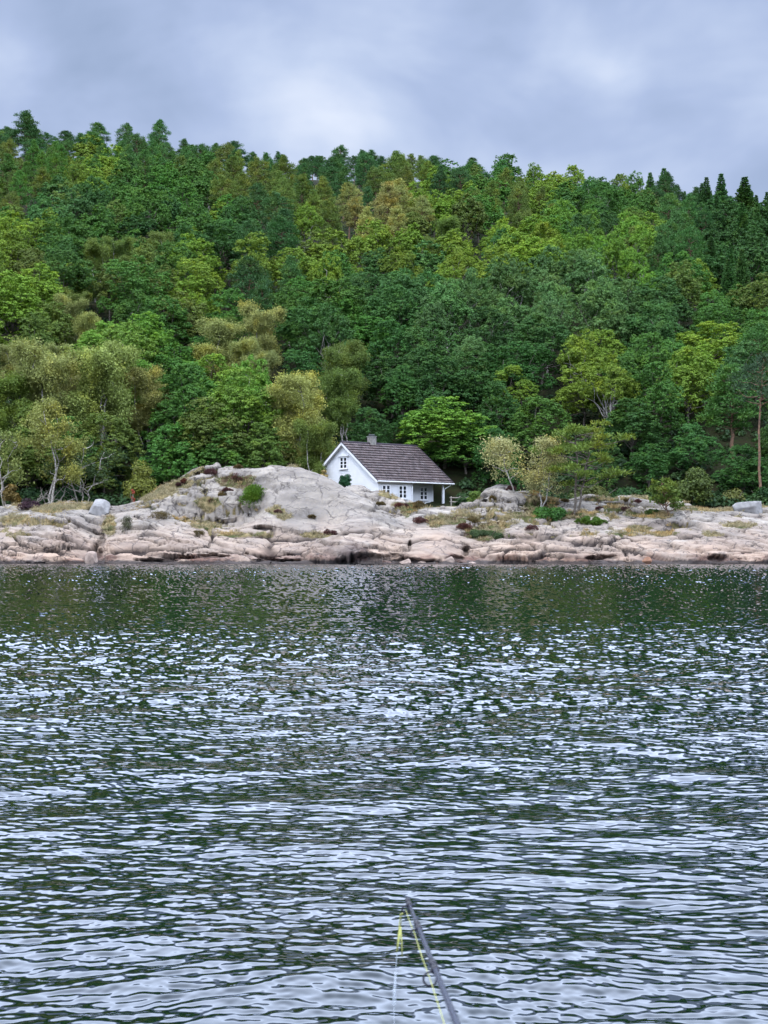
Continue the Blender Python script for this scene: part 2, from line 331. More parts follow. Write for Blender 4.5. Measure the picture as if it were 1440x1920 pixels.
def MT(op, a, c=None):
    x = n.new('ShaderNodeMath'); x.operation = op
    for i, v in enumerate((a, c)):
        if v is None: continue
        if hasattr(v, 'is_output'): l.new(v, x.inputs[i])
        else: x.inputs[i].default_value = v
    return x.outputs[0]
def MC(f, a, c, blend='MIX'):
    x = n.new('ShaderNodeMix'); x.data_type = 'RGBA'; x.blend_type = blend
    if hasattr(f, 'is_output'): l.new(f, x.inputs[0])
    else: x.inputs[0].default_value = f
    for i, v in ((6, a), (7, c)):
        if hasattr(v, 'is_output'): l.new(v, x.inputs[i])
        else: x.inputs[i].default_value = (*v, 1)
    return x.outputs[2]
zz = sp.outputs[2]
st = n.new('ShaderNodeMapping'); st.inputs['Scale'].default_value = (.35, .8, 1.3); st.inputs['Rotation'].default_value = (0, R(14), 0); l.new(co.outputs['Object'], st.inputs[0])
grey = MC(MR(NZ(.9, 8, st.outputs[0]), .35, .65), (.205, .182, .155), (.44, .385, .32))
grey = MC(MR(NZ(5, 6), .45, .7), grey, (.30, .27, .25))
pink = MC(MR(NZ(1.1, 7, st.outputs[0]), .35, .65), (.54, .385, .285), (.36, .25, .185))
zn = MT('ADD', zz, MT('MULTIPLY', MT('SUBTRACT', NZ(.35, 5), .5), 4.5))
c = MC(MR(zn, 0.6, 4.2, .85, 0.), grey, pink)
c = MC(MR(NZ(.22, 6, None, .6), .56, .68, 0, .75), c, (.44, .39, .34))
# rust coloured and brown staining low down, black wet band at the water
znn = MT('ADD', zz, MT('MULTIPLY', MT('SUBTRACT', NZ(.9, 5), .5), 1.3))
c = MC(MT('MULTIPLY', MR(znn, .9, .5), MR(NZ(.3, 4), .42, .56, .1, .95)), c, (.17, .085, .06))
stn = n.new('ShaderNodeVectorMath'); stn.operation = 'DISTANCE'
xs = n.new('ShaderNodeCombineXYZ'); l.new(sp.outputs[0], xs.inputs[0]); l.new(MT('MULTIPLY', zz, 1.6), xs.inputs[2]); l.new(xs.outputs[0], stn.inputs[0]); stn.inputs[1].default_value = (-2.9, 0, .9)
c = MC(MT('MULTIPLY', MR(MT('ADD', stn.outputs['Value'], MT('MULTIPLY', NZ(.7, 6), 5.5)), 3.6, 5.4, .9, 0.), 1.0), c, (.075, .04, .035))
c = MC(MR(MT('ADD', zz, MT('MULTIPLY', NZ(1.6, 4), -.5)), -.06, .08, .93, 0.), c, (.035, .028, .026))
# lichen spots
c = MC(MR(NZ(14, 3), .66, .72, 0, .5), c, (.10, .095, .085))
# hairline joints
vv = n.new('ShaderNodeTexVoronoi'); vv.feature = 'DISTANCE_TO_EDGE'; vv.inputs['Scale'].default_value = .95
mpv = n.new('ShaderNodeMapping'); mpv.inputs['Scale'].default_value = (.5, .6, 1.25); mpv.inputs['Rotation'].default_value = (0, R(16), 0)
dis = n.new('ShaderNodeVectorMath'); dis.operation = 'MULTIPLY_ADD'; nzv = n.new('ShaderNodeTexNoise'); nzv.inputs['Scale'].default_value = .8; nzv.inputs['Detail'].default_value = 4
l.new(co.outputs['Object'], nzv.inputs['Vector']); l.new(nzv.outputs['Color'], dis.inputs[0]); dis.inputs[1].default_value = (1.6, 1.6, 1.6); l.new(co.outputs['Object'], dis.inputs[2])
l.new(dis.outputs[0], mpv.inputs[0]); l.new(mpv.outputs[0], vv.inputs['Vector'])
crack = MR(vv.outputs['Distance'], .0, .042, 1., 0.)
crack = MT('MULTIPLY', crack, MR(NZ(.6, 3), .42, .52))
vv2 = n.new('ShaderNodeTexVoronoi'); vv2.feature = 'DISTANCE_TO_EDGE'; vv2.inputs['Scale'].default_value = 2.3; l.new(mpv.outputs[0], vv2.inputs['Vector'])
crack2 = MT('MULTIPLY', MR(vv2.outputs['Distance'], .0, .05, .8, 0.), MR(NZ(.8, 3), .5, .6))
at4 = n.new('ShaderNodeAttribute'); at4.attribute_name = 'smoothness'
crack = MT('MULTIPLY', crack, MR(at4.outputs['Fac'], .3, .9, 1., .75))
crack = MT('MAXIMUM', crack, MT('MULTIPLY', crack2, MT('SUBTRACT', 1.0, at4.outputs['Fac'])))
c = MC(MT('MULTIPLY', crack, .9), c, (.055, .045, .045))
as_ = n.new('ShaderNodeAttribute'); as_.attribute_name = 'slab'
c = MC(MR(as_.outputs['Fac'], .2, .8, .7, 0.), c, MC(.5, c, (.14, .125, .12)))
at = n.new('ShaderNodeAttribute'); at.attribute_name = 'veg'
at2 = n.new('ShaderNodeAttribute'); at2.attribute_name = 'groove'
c = MC(MR(at2.outputs['Fac'], .15, .7, 0, .9), c, (.035, .028, .028))
grs = MC(MR(NZ(2.5, 5), .4, .6), (.30, .235, .12), (.13, .11, .05))
grs = MC(MR(NZ(.7, 4), .5, .65), grs, (.07, .085, .03))
at3 = n.new('ShaderNodeAttribute'); at3.attribute_name = 'brown'
grs = MC(MR(at3.outputs['Fac'], .1, .5, 0, .85), grs, MC(MR(NZ(1.8, 4), .42, .58), (.075, .045, .03), (.065, .085, .022)))
c = MC(MR(MT('ADD', at.outputs['Fac'], MT('MULTIPLY', MT('SUBTRACT', NZ(3, 4), .5), .7)), .45, .6), c, grs)
l.new(c, b.inputs['Base Color'])
bh = MT('ADD', MT('MULTIPLY', crack, -1.2), NZ(4, 8, None, .65))
bp = n.new('ShaderNodeBump'); bp.inputs['Strength'].default_value = .5; bp.inputs['Distance'].default_value = .08; l.new(bh, bp.inputs['Height']); l.new(bp.outputs[0], b.inputs['Normal'])
GRANITE = m
rock = add_mesh('rocky_shore', np.stack([RX, RY, Z], -1).reshape(-1, 3), grid_quads(idx), None, GRANITE, smooth=True)
rock['kind'] = 'structure'
for nm, arr in (('veg', veg), ('groove', groove), ('slab', slab), ('brown', bro), ('smoothness', smooth_mask)):
    a = rock.data.attributes.new(nm, 'FLOAT', 'POINT'); a.data.foreach_set('value', arr.ravel().astype(np.float32))
# ------------------------------------------------------------------ terrain: wooded hill
YR = 372.0
SKY = [(-500, 255), (0, 238), (60, 222), (150, 235), (300, 240), (400, 258), (550, 275), (700, 272), (850, 283), (950, 300), (1100, 322), (1200, 332), (1300, 348), (1440, 362), (1900, 400)]
def ridge_z(X):
    return np.interp(X / YR * 2884 + 720, [a for a, _ in SKY], [CAMH + (HOR - b_) / 2884 * YR for _, b_ in SKY]) - 8.3
def hill_z(X, Y):
    t_ = np.clip((Y - 156) / (YR - 156), 0, 1)
    z = 5.4 + (ridge_z(X) - 5.4) * (t_ ** .93) + (2.6 * fbm(X * .022, Y * .022, 7, 3)) * np.sin(np.pi * t_) + .5 * fbm(X * .1, Y * .1, 8, 3) * ss(156, 166, Y)
    bx = ss(-7, -16, X) + ss(12, 22, X)
    z = z + 1.1 * bx * ss(150, 160, Y) * (1 - t_)
    return z - np.where(Y > YR, (Y - YR) * .22, 0)
hx = np.concatenate([np.linspace(-900, -160, 30, endpoint=False), np.linspace(-160, 160, 214), np.linspace(160, 900, 31)[1:]])
hy = np.concatenate([np.linspace(149.6, 400, 170), np.linspace(400, 2500, 40)[1:]])
HX, HY = np.meshgrid(hx, hy); HZ = hill_z(HX, HY)
HZ[0] -= .5
m, t, b = mat('forest_floor'); n = t.nodes; l = t.links; b.inputs['Roughness'].default_value = .95; b.inputs['Specular IOR Level'].default_value = .1
co = n.new('ShaderNodeTexCoord')
c = MC(MR(NZ(.5, 6), .4, .6), (.012, .014, .007), (.028, .024, .012)); c = MC(MR(NZ(3, 5), .45, .62), c, (.022, .032, .010))
l.new(c, b.inputs['Base Color'])
FLOOR = m
hi = np.arange(HX.size).reshape(HX.shape)
hill = add_mesh('hill', np.stack([HX, HY, HZ], -1).reshape(-1, 3), grid_quads(hi), None, FLOOR, smooth=True); hill['kind'] = 'structure'
def rock_z(X, Y):
    X = np.atleast_1d(np.asarray(X, float)); Y = np.atleast_1d(np.asarray(Y, float))
    i = np.clip(np.searchsorted(gx, X) - 1, 0, nx - 2); j = np.clip(np.searchsorted(gy, Y) - 1, 0, ny - 2)
    fx = (X - gx[i]) / (gx[i + 1] - gx[i]); fy = (Y - gy[j]) / (gy[j + 1] - gy[j])
    return (Z[j, i] * (1 - fx) + Z[j, i + 1] * fx) * (1 - fy) + (Z[j + 1, i] * (1 - fx) + Z[j + 1, i + 1] * fx) * fy
def ground_z(X, Y):
    X = np.atleast_1d(np.asarray(X, float)); Y = np.atleast_1d(np.asarray(Y, float))
    return np.where(Y < 150.0, rock_z(X, np.clip(Y, YS0, 150.4)), hill_z(X, Y))
def hit(px, py, y0=128, y1=380):
    """first ground point seen at picture position px, py"""
    Y = np.arange(y0, y1, .08); X = (px - 720) / 2884 * Y; zz_ = CAMH + (HOR - py) / 2884 * Y
    g = ground_z(X, Y); k = np.where(g >= zz_)[0]
    if not len(k): return None
    k = k[0]; return np.array([X[k], Y[k], g[k]])
# ------------------------------------------------------------------ water
rng = np.random.default_rng(11)
rows = np.concatenate([np.arange(1052.2, 1075, .8), np.arange(1075, 1400, 1.15), np.arange(1400, 2150, 1.5), np.arange(2150, 5200, 14)])
rr = CAMH * 2884 / (rows - HOR)
ta = np.concatenate([np.linspace(-1.8, -.62, 50, endpoint=False), np.linspace(-.62, -.32, 260, endpoint=False), np.linspace(-.32, .32, 1050), np.linspace(.32, .62, 261)[1:], np.linspace(.62, 1.8, 51)[1:]])
WX, WY = np.meshgrid(ta, rr); WX = WX * WY
hgt = np.zeros_like(WX); sx_ = np.zeros_like(WX); sy_ = np.zeros_like(WX)
dWX = WX + .35 * fbm(WX * .5, WY * .35, 301, 2) ; dWY = WY + .22 * fbm(WX * .6 + 3, WY * .45, 302, 2)
rowd = np.abs(np.gradient(rr))[:, None] * np.ones_like(WX)
def waves(nw, l0, l1, slope, spread, k, ampmap=1.0):
    global hgt, sx_, sy_
    for i in range(nw):
        lam = math.exp(rng.uniform(math.log(l0), math.log(l1))); kk = 2 * math.pi / lam
        th = rng.normal(0, spread) + k; ph = rng.uniform(0, 6.283)
        s = slope * math.sqrt(2.0 / nw) * rng.uniform(.6, 1.4)
        dx_, dy_ = math.sin(th), math.cos(th)
        arg = kk * (dWX * dx_ + dWY * dy_) + ph
        lod = np.clip(lam / (2.2 * rowd) - .6, 0, 1)
        sn, cs_ = np.sin(arg), np.cos(arg)
        hgt += ampmap * lod * s / kk * sn
        sx_ += ampmap * s * cs_ * dx_; sy_ += ampmap * s * cs_ * dy_
# gusts: where the breeze ruffles the water; a calm band lies off the shore
gust = .66 + .56 * vnoise(WX * .12, WY * .10, 310) 
band = 1 - .66 * ss(24, 38, WY + 6 * fbm(WX * .06, WY * .03, 311, 2)) * (1 - .35 * ss(58, 74, WY + 10 * fbm(WX * .05, WY * .05, 312, 2)))
WA = dict(a=(16, 1.2, 4.6, .050, .7), b=(34, .22, .8, .060, .6), c=(84, .058, .18, .107, .36), d=(14, .04, .06, .035, .7))
for key, k in (('a', .12), ('b', -.08), ('c', .05), ('d', 0)):
    waves(*WA[key], k, gust * band)
hgt *= ss(131.5, 118, WY) * .7 + .3
# at grazing angles only the wave faces turned to the boat can be seen
dep = CAMH / WY; fold = ss(8, 28, WY); sy_ = sy_ * (1 - fold) + fold * (np.abs(sy_ + dep) - dep + .034)
wid = np.arange(WX.size).reshape(WX.shape)
m, t, b = mat('sea_water'); n = t.nodes; l = t.links
b.inputs['Base Color'].default_value = (.004, .016, .013, 1); b.inputs['Roughness'].default_value = .03; b.inputs['IOR'].default_value = 2.1; b.inputs['Specular IOR Level'].default_value = .5
n.remove(b); dfs = n.new('ShaderNodeBsdfDiffuse'); dfs.inputs[0].default_value = (.001, .006, .005, 1)
gls = n.new('ShaderNodeBsdfGlossy'); gls.inputs['Roughness'].default_value = .02; gls.inputs[0].default_value = (.90, .93, 1, 1)
fr_ = n.new('ShaderNodeFresnel'); fr_.inputs[0].default_value = 1.56; mxs = n.new('ShaderNodeMixShader'); l.new(fr_.outputs[0], mxs.inputs[0]); l.new(dfs.outputs[0], mxs.inputs[1]); l.new(gls.outputs[0], mxs.inputs[2]); l.new(mxs.outputs[0], n['Material Output'].inputs[0])
WATER = m
water = add_mesh('water', np.stack([WX, WY, hgt], -1).reshape(-1, 3), grid_quads(wid), None, WATER, smooth=True)
if water.data.polygons[0].normal.z < 0: water.data.flip_normals()
nv = np.stack([-sx_, -sy_, np.ones_like(sx_)], -1).reshape(-1, 3); nv /= np.linalg.norm(nv, axis=1)[:, None]
water.data.normals_split_custom_set_from_vertices(nv.astype(np.float32).tolist())
water['kind'] = 'structure'
if rock.data.polygons[0].normal.z < 0: rock.data.flip_normals()
if hill.data.polygons[0].normal.z < 0: hill.data.flip_normals()
# deep water all round, under the rippled surface
wb = add_mesh('water', [(-900, -400, -1.2), (900, -400, -1.2), (900, 128, -1.2), (-900, 128, -1.2)], [(0, 1, 2, 3)], None, WATER); wb['kind'] = 'structure'
# ------------------------------------------------------------------ tree building
def leaves(P, Nrm, size, rg, aspect=.62, bend=.0):
    """one small quad per leaf spray"""
    n_ = len(P); a = np.cross(Nrm, rg.normal(size=(n_, 3))); a /= np.linalg.norm(a, axis=1)[:, None] + 1e-9
    b_ = np.cross(Nrm, a); b_ /= np.linalg.norm(b_, axis=1)[:, None] + 1e-9
    s = np.broadcast_to(np.asarray(size, float), (n_,))[:, None] * rg.uniform(.6, 1.35, (n_, 1))
    v = np.stack([P - a * s, P + b_ * s * aspect + Nrm * s * .12, P + a * s, P - b_ * s * aspect + Nrm * s * .12], 1).reshape(-1, 3)
    return v, np.arange(n_ * 4).reshape(-1, 4)
def spikes(P, D, size, width, rg):
    """narrow upright needle sprays along direction D"""
    n_ = len(P); a = np.cross(D, rg.normal(size=(n_, 3))); a /= np.linalg.norm(a, axis=1)[:, None] + 1e-9
    s = size * rg.uniform(.6, 1.3, (n_, 1)); w = a * width * rg.uniform(.7, 1.3, (n_, 1))
    v = np.stack([P - w * .5, P + D * s * .5 - w, P + D * s, P + D * s * .5 + w], 1).reshape(-1, 3)
    return v, np.arange(n_ * 4).reshape(-1, 4)
def unit(v): return v / (np.linalg.norm(v, axis=-1, keepdims=True) + 1e-9)
def limb(mb, a, b_, r0, r1, rg, wob=.12, n_=6, sides=5, sag=0.):
    a = np.array(a, float); b_ = np.array(b_, float); t_ = np.linspace(0, 1, n_)[:, None]
    p = a + (b_ - a) * t_ + np.sin(t_ * math.pi) * (rg.normal(size=3) * wob * np.linalg.norm(b_ - a)) + np.array([0, 0, 1.]) * np.sin(t_ * math.pi) * sag
    p[1:-1] += rg.normal(size=(n_ - 2, 3)) * min(.03, wob * .35) * np.linalg.norm(b_ - a)
    mb.tube(p, np.linspace(r0, r1, n_), sides)
    return p
def broad_proto(seed, H=11., lo=-.42, rad=4.2, base=2.6, nclump=85, per=230, leaf=.19, spire=0., trunk_mat=BARK, flat=.75, crs=(.8, 1.5), shell=.55, tuft=15, names=('broadleaf_tree', 'trunk', 'crown')):
    rg = np.random.default_rng(seed)
    hc = (H - base) / 2; zc = base + hc
    # clumps over an uneven egg-shaped volume
    C_ = []; tries = 0
    lob = rg.normal(size=(5, 3)); lob = unit(lob)
    LB = [(np.array([0, 0, zc + hc * .30]), rad * .66)]; a0 = rg.uniform(0, 6.28); nL = rg.integers(4, 6)
    for i in range(nL):
        a = a0 + i * 6.283 / nL + rg.uniform(-.35, .35); ro = rad * rg.uniform(.42, .62)
        LB.append((np.array([math.cos(a) * ro, math.sin(a) * ro, zc + hc * rg.uniform(lo, .2)]), rad * rg.uniform(.42, .6)))
    while len(C_) < nclump and tries < 9000:
        tries += 1
        d = unit(rg.normal(size=3)); d[2] = d[2] if d[2] > -.55 else -d[2]
        j = rg.integers(len(LB)); lc, lr = LB[j]
        rsc = 1 + .22 * sum(max(0, float(d @ q_)) ** 3 * s_ for q_, s_ in zip(lob, (1, 1, -1, .8, -.8)))
        r_ = rg.uniform(shell, 1) ** .5 * rsc
        top = 1 - spire * max(0, d[2]) ** 1.5
        p = lc + np.array([d[0] * lr * r_ * top, d[1] * lr * r_ * top, d[2] * lr * hc / rad * r_ * 1.05])
        if p[2] > H - .5 or p[2] < base * .7: continue
        if all(np.linalg.norm((p - q_) / (1, 1, .8)) > crs[0] * .95 for q_ in C_): C_.append(p)
    C_ = np.array(C_); CR = rg.uniform(crs[0], crs[1], len(C_))
    P = []; Nn = []
    for c_, r_ in zip(C_, CR):
        k = int(per * (r_ / crs[1]) ** 1.6); out = unit(c_ - np.array([0, 0, zc - hc * .35]))
        nt_ = max(5, int(tuft * r_ * r_)); dt_ = unit(rg.normal(size=(nt_, 3)) + out * .6 + np.array([0, 0, .4]))
        tc_ = dt_ * (r_ * rg.uniform(.45, 1.12, nt_) ** .7)[:, None] * np.array([1, 1, flat]); tr_ = rg.uniform(.16, .34, nt_)
        w_ = rg.integers(0, nt_, k); d = unit(rg.normal(size=(k, 3)) + np.array([0, 0, .45]))
        P.append(c_ + tc_[w_] + d * (tr_[w_] * rg.uniform(.3, 1.15, k))[:, None] * np.array([1.15, 1.15, .7 * max(flat, .8)]))
        Nn.append(unit(d * .75 + dt_[w_] * .45 + np.array([0, 0, .45]) + rg.normal(size=(k, 3)) * .35))
    P = np.vstack(P); Nn = np.vstack(Nn)
    v, q = leaves(P, Nn, leaf, rg)
    ob = empty(names[0])
    tb = MB(); zf = base + hc * .7
    tr = limb(tb, (0, 0, -.8), (rg.normal() * .3, rg.normal() * .3, zf), H * .018, H * .012, rg, .03, 8, 7)
    top = tr[-1]
    for i in rg.choice(len(C_), min(22, len(C_)), replace=False):
        s = tr[rg.integers(4, 8)]; limb(tb, s, C_[i] * .96, H * .0075, .02, rg, .1, 6, 4, .3)
    tb.build('trunk', trunk_mat, ob, True)
    add_mesh('crown', v, q, None, LEAF, ob)
    return ob
def pine_proto(seed, H=12., rad=3.0, base=.42, npad=34, per=260, lean=0., multi=1, padr=(.75, 1.45), name='pine_tree', topflat=.5, wob=.02, zf=.17, tk=.017):
    rg = np.random.default_rng(seed); ob = empty(name); tb = MB(); P = []; D = []
    trunks = []
    for k in range(multi):
        e_ = np.array([rg.normal() * .25 + (k - (multi - 1) / 2) * rad * .35 + lean, rg.normal() * .25, H * rg.uniform(.93, 1)])
        trunks.append(limb(tb, ((k - (multi - 1) / 2) * .25, 0, -.6), e_, H * tk, .03, rg, wob, 12, 7))
    for i in range(npad):
        tr = trunks[i % multi]; f = base + (1 - base) * (i + rg.uniform(0, 1)) / npad
        s = np.array([np.interp(f, np.linspace(0, 1, len(tr)), tr[:, c_]) for c_ in range(3)])
        env = rad * (1 - topflat * ((f - base) / (1 - base)) ** 1.6) * (.55 + .45 * min(1, (f - base) * 5 + .2)); r_ = env * rg.uniform(.35, 1.0)
        if f > .93: r_ *= .35
        th = i * 2.4 + rg.uniform(-.5, .5); c_ = s + np.array([math.cos(th) * r_, math.sin(th) * r_, .12 * r_ + rg.uniform(0, .4)])
        limb(tb, s - (0, 0, .25), c_ - (0, 0, .12), .07, .02, rg, .08, 5, 4)
        pr = rg.uniform(*padr) * (1 if f < .9 else .75)
        k = int(per * (pr / padr[1]) ** 1.5); a = rg.uniform(0, 6.283, k); rr_ = pr * rg.uniform(0, 1, k) ** .5
        # a pad is a handful of upswept tufts
        nt_ = 15; ta_ = rg.uniform(0, 6.283, nt_); tr_ = pr * rg.uniform(.15, 1, nt_); tc_ = np.stack([np.cos(ta_) * tr_, np.sin(ta_) * tr_, rg.uniform(-.12, .3, nt_) * pr], 1)
        w_ = rg.integers(0, nt_, k); o = tc_[w_] * .75 + rg.normal(size=(k, 3)) * np.array([.22, .22, zf]) * pr
        P.append(c_ + o); D.append(unit(o * np.array([.9, .9, .2]) + np.array([0, 0, .55 * pr]) + rg.normal(size=(k, 3)) * .45))
    P = np.vstack(P); D = np.vstack(D); v, q = spikes(P, D, .30, .06, rg)
    tb.build('trunk', PINEBARK, ob, True); add_mesh('crown', v, q, None, NEEDLE, ob)
    return ob
def spruce_proto(seed, H=13., rad=3.1, droop=.35):
    rg = np.random.default_rng(seed); ob = empty('spruce_tree'); tb = MB(); P = []; D = []
    tb.tube([(0, 0, -.6), (0, 0, H * .5), (0, 0, H * .99)], [H * .014, H * .009, .01], 6)
    nl = 30
    for i in range(nl):
        f = .08 + .92 * i / nl; z = H * f; R_ = rad * (1 - f) ** .85 + .12; nb = 8 if f < .8 else 5
        for j in range(nb):
            th = j * 6.283 / nb + i * 1.1 + rg.uniform(-.3, .3); r_ = R_ * rg.uniform(.75, 1.12); k = int(26 + 46 * r_)
            u = rg.uniform(.1, 1, k) ** .8; side = rg.normal(size=k) * .16 * (1.15 - u) * r_ + rg.normal(size=k) * .06
            x = np.cos(th) * u * r_ - np.sin(th) * side; y = np.sin(th) * u * r_ + np.cos(th) * side
            zz_ = z - droop * r_ * np.sin(u * 2.2) * .8 + rg.normal(size=k) * .05 + .1 * u ** 3 * r_
            P.append(np.stack([x, y, zz_], 1)); D.append(unit(np.stack([np.cos(th) + rg.normal(size=k) * .5, np.sin(th) + rg.normal(size=k) * .5, -.3 + rg.normal(size=k) * .3], 1)))
            if j % 2 == 0: tb.tube([(0, 0, z), (np.cos(th) * r_ * .9, np.sin(th) * r_ * .9, z - droop * r_ * .7)], [.03, .008], 4)
    P = np.vstack(P); D = np.vstack(D); v, q = spikes(P, D, .3, .09, rg)
    tb.build('trunk', BARK, ob, True); add_mesh('crown', v, q, None, NEEDLE, ob)
    return ob
def birch_proto(seed, H=11., rad=3., base=2.6, nst=2, ntwig=150, per=85, leaf=.13, lean=0., spread=.5, upright=False, name='birch_tree'):
    """several pale stems, thin limbs, hanging veils of small leaves"""
    rg = np.random.default_rng(seed); ob = empty(name); tb = MB(); P = []
    ends = []
    for k in range(nst):
        a = k * 6.283 / max(nst, 1) + rg.uniform(0, 1); e_ = (math.cos(a) * rad * spread + lean, math.sin(a) * rad * spread, H * rg.uniform(.82, .96))
        tr = limb(tb, (math.cos(a) * .12, math.sin(a) * .12, -.5), e_, H * .0125, .03, rg, .05, 10, 6)
        for j in range(max(5, 16 // nst)):
            s = tr[rg.integers(3, 10)]; th = rg.uniform(0, 6.283); L_ = rad * rg.uniform(.45, 1.0) * (1.1 - .5 * s[2] / H)
            q_ = s + np.array([math.cos(th) * L_, math.sin(th) * L_, L_ * rg.uniform(.25, .9)]); q_[2] = min(q_[2], H)
            ends.append(limb(tb, s, q_, .055, .012, rg, .07, 6, 4))
        ends.append(tr[5:])
    for i in range(ntwig):
        e_ = ends[rg.integers(len(ends))]; s = e_[rg.integers(len(e_) // 2, len(e_))] + rg.normal(size=3) * np.array([.45, .45, .25])
        k = per; Ld = rg.uniform(.5, 1.5)
        if s[2] < base: continue
        u = rg.uniform(0, 1, k)
        o = rg.normal(size=(k, 3)) * np.array([.34, .34, .16]) * (1 - .3 * u)[:, None]; o[:, 2] += (.25 - u * Ld) if not upright else (u * Ld * .7 - .2)
        P.append(s + o)
    P = np.vstack(P); Nn = unit(rg.normal(size=P.shape) + np.array([0, 0, .5])); v, q = leaves(P, Nn, leaf, rg, .55)
    tb.build('trunk', BIRCHBARK, ob, True); add_mesh('crown', v, q, None, LEAF, ob)
    return ob
kids = {}
def register(ob): kids[ob.name] = list(ob.children); return ob
bpy.context.view_layer.update()
def copy_tree(src):
    r_ = src.copy(); col.objects.link(r_)
    for ch in kids_of(src):
        c_ = ch.copy(); col.objects.link(c_); c_.parent = r_
    return r_
_kc = {}
def kids_of(src):
    if src.name not in _kc: _kc[src.name] = [o for o in bpy.data.objects if o.parent == src]
    return _kc[src.name]
def tint(root, c_):
    for o in bpy.data.objects if False else child_list(root):
        if o.name.startswith('crown') or o.name.startswith('foliage'): o.color = (*c_, 1)
def child_list(root): return [o for o in TREE_CH.get(root.name, [])] or [o for o in root.children]
TREE_CH = {}
PROTO = {}
def reg(key, ob): PROTO.setdefault(key, []).append([ob, False])
for s_ in range(5): reg('B', broad_proto(100 + s_, H=11.5, base=1.5, rad=4.3 + .3 * s_, nclump=115, per=560, leaf=.105, spire=.25, crs=(.65, 1.25)))
for s_ in range(3): reg('L', broad_proto(130 + s_, H=11.5, lo=-.75, base=.15, rad=4.4 + .3 * s_, nclump=130, per=560, leaf=.105, spire=.3, crs=(.65, 1.25)))
for s_ in range(3): reg('Bf', broad_proto(120 + s_, H=11, base=1.8, rad=3.8 + .3 * s_, nclump=85, per=300, leaf=.15, spire=.3, crs=(.65, 1.2)))
for s_ in range(3): reg('A', broad_proto(140 + s_, H=11.5, base=2, rad=3.6, nclump=95, per=420, leaf=.10, spire=.45, flat=1.3, crs=(.5, 1.0), trunk_mat=BIRCHBARK if s_ else BARK, names=('aspen_tree', 0, 0)))
for s_ in range(4): reg('P', pine_proto(160 + s_, H=12, rad=2.8 + .2 * s_, npad=46, per=300, padr=(.6, 1.25), topflat=.75))
for s_ in range(2): reg('S', spruce_proto(180 + s_))
for s_ in range(4): reg('W', birch_proto(200 + s_, H=10.5, rad=3.2, nst=2 + s_ % 2, ntwig=300, per=130, leaf=.095))
use_ct = {}
def place(key, x, y, z, h, c_, wid=1., rz=None, pick=None):
    """stand a tree: the first use of a prototype moves the prototype itself, later ones are copies"""
    lst = PROTO[key]; k = use_ct.get(key, 0) if pick is None else pick; use_ct[key] = k + 1
    ent = lst[k % len(lst)]; src = ent[0]
    if not ent[1]: r_ = src; ent[1] = True; ch = kids_of(src)
    else:
        r_ = src.copy(); col.objects.link(r_); ch = []
        for c0 in kids_of(src):
            c1 = c0.copy(); col.objects.link(c1); c1.parent = r_; ch.append(c1)
    H0 = {'B': 11.5, 'L': 11.5, 'Bf': 11., 'A': 11.5, 'P': 12., 'S': 13., 'W': 10.5}[key]
    s = h / H0; r_.location = (x, y, z - .15); r_.scale = (s * wid, s * wid, s); r_.rotation_euler = (0, 0, random.uniform(0, 6.283) if rz is None else rz)
    for o in ch:
        if o.name.startswith('crown'): o.color = (*c_, 1)
    TREE_CH[r_.name] = ch
    return r_
TINT = {'dg': (.046, .125, .026), 'g': (.085, .205, .030), 'bg': (.075, .178, .044), 'lbg': (.125, .235, .070), 'yg': (.21, .32, .030), 'ol': (.15, .205, .038), 'tan': (.34, .34, .10),
        'or': (.27, .27, .035), 'dbg': (.050, .128, .038), 'red': (.30, .075, .03), 'lg': (.17, .33, .036)}
_g = TINT['g']
for _k in TINT: TINT[_k] = tuple(.95 * (.82 * a_ + .18 * b_) for a_, b_ in zip(TINT[_k], _g))
WORD = {'dg': 'dark green', 'g': 'mid green', 'bg': 'bluish green', 'lbg': 'pale bluish green', 'yg': 'yellowish green', 'ol': 'olive', 'tan': 'straw coloured', 'or': 'yellow', 'dbg': 'dark bluish green', 'red': 'reddish brown', 'lg': 'light green'}
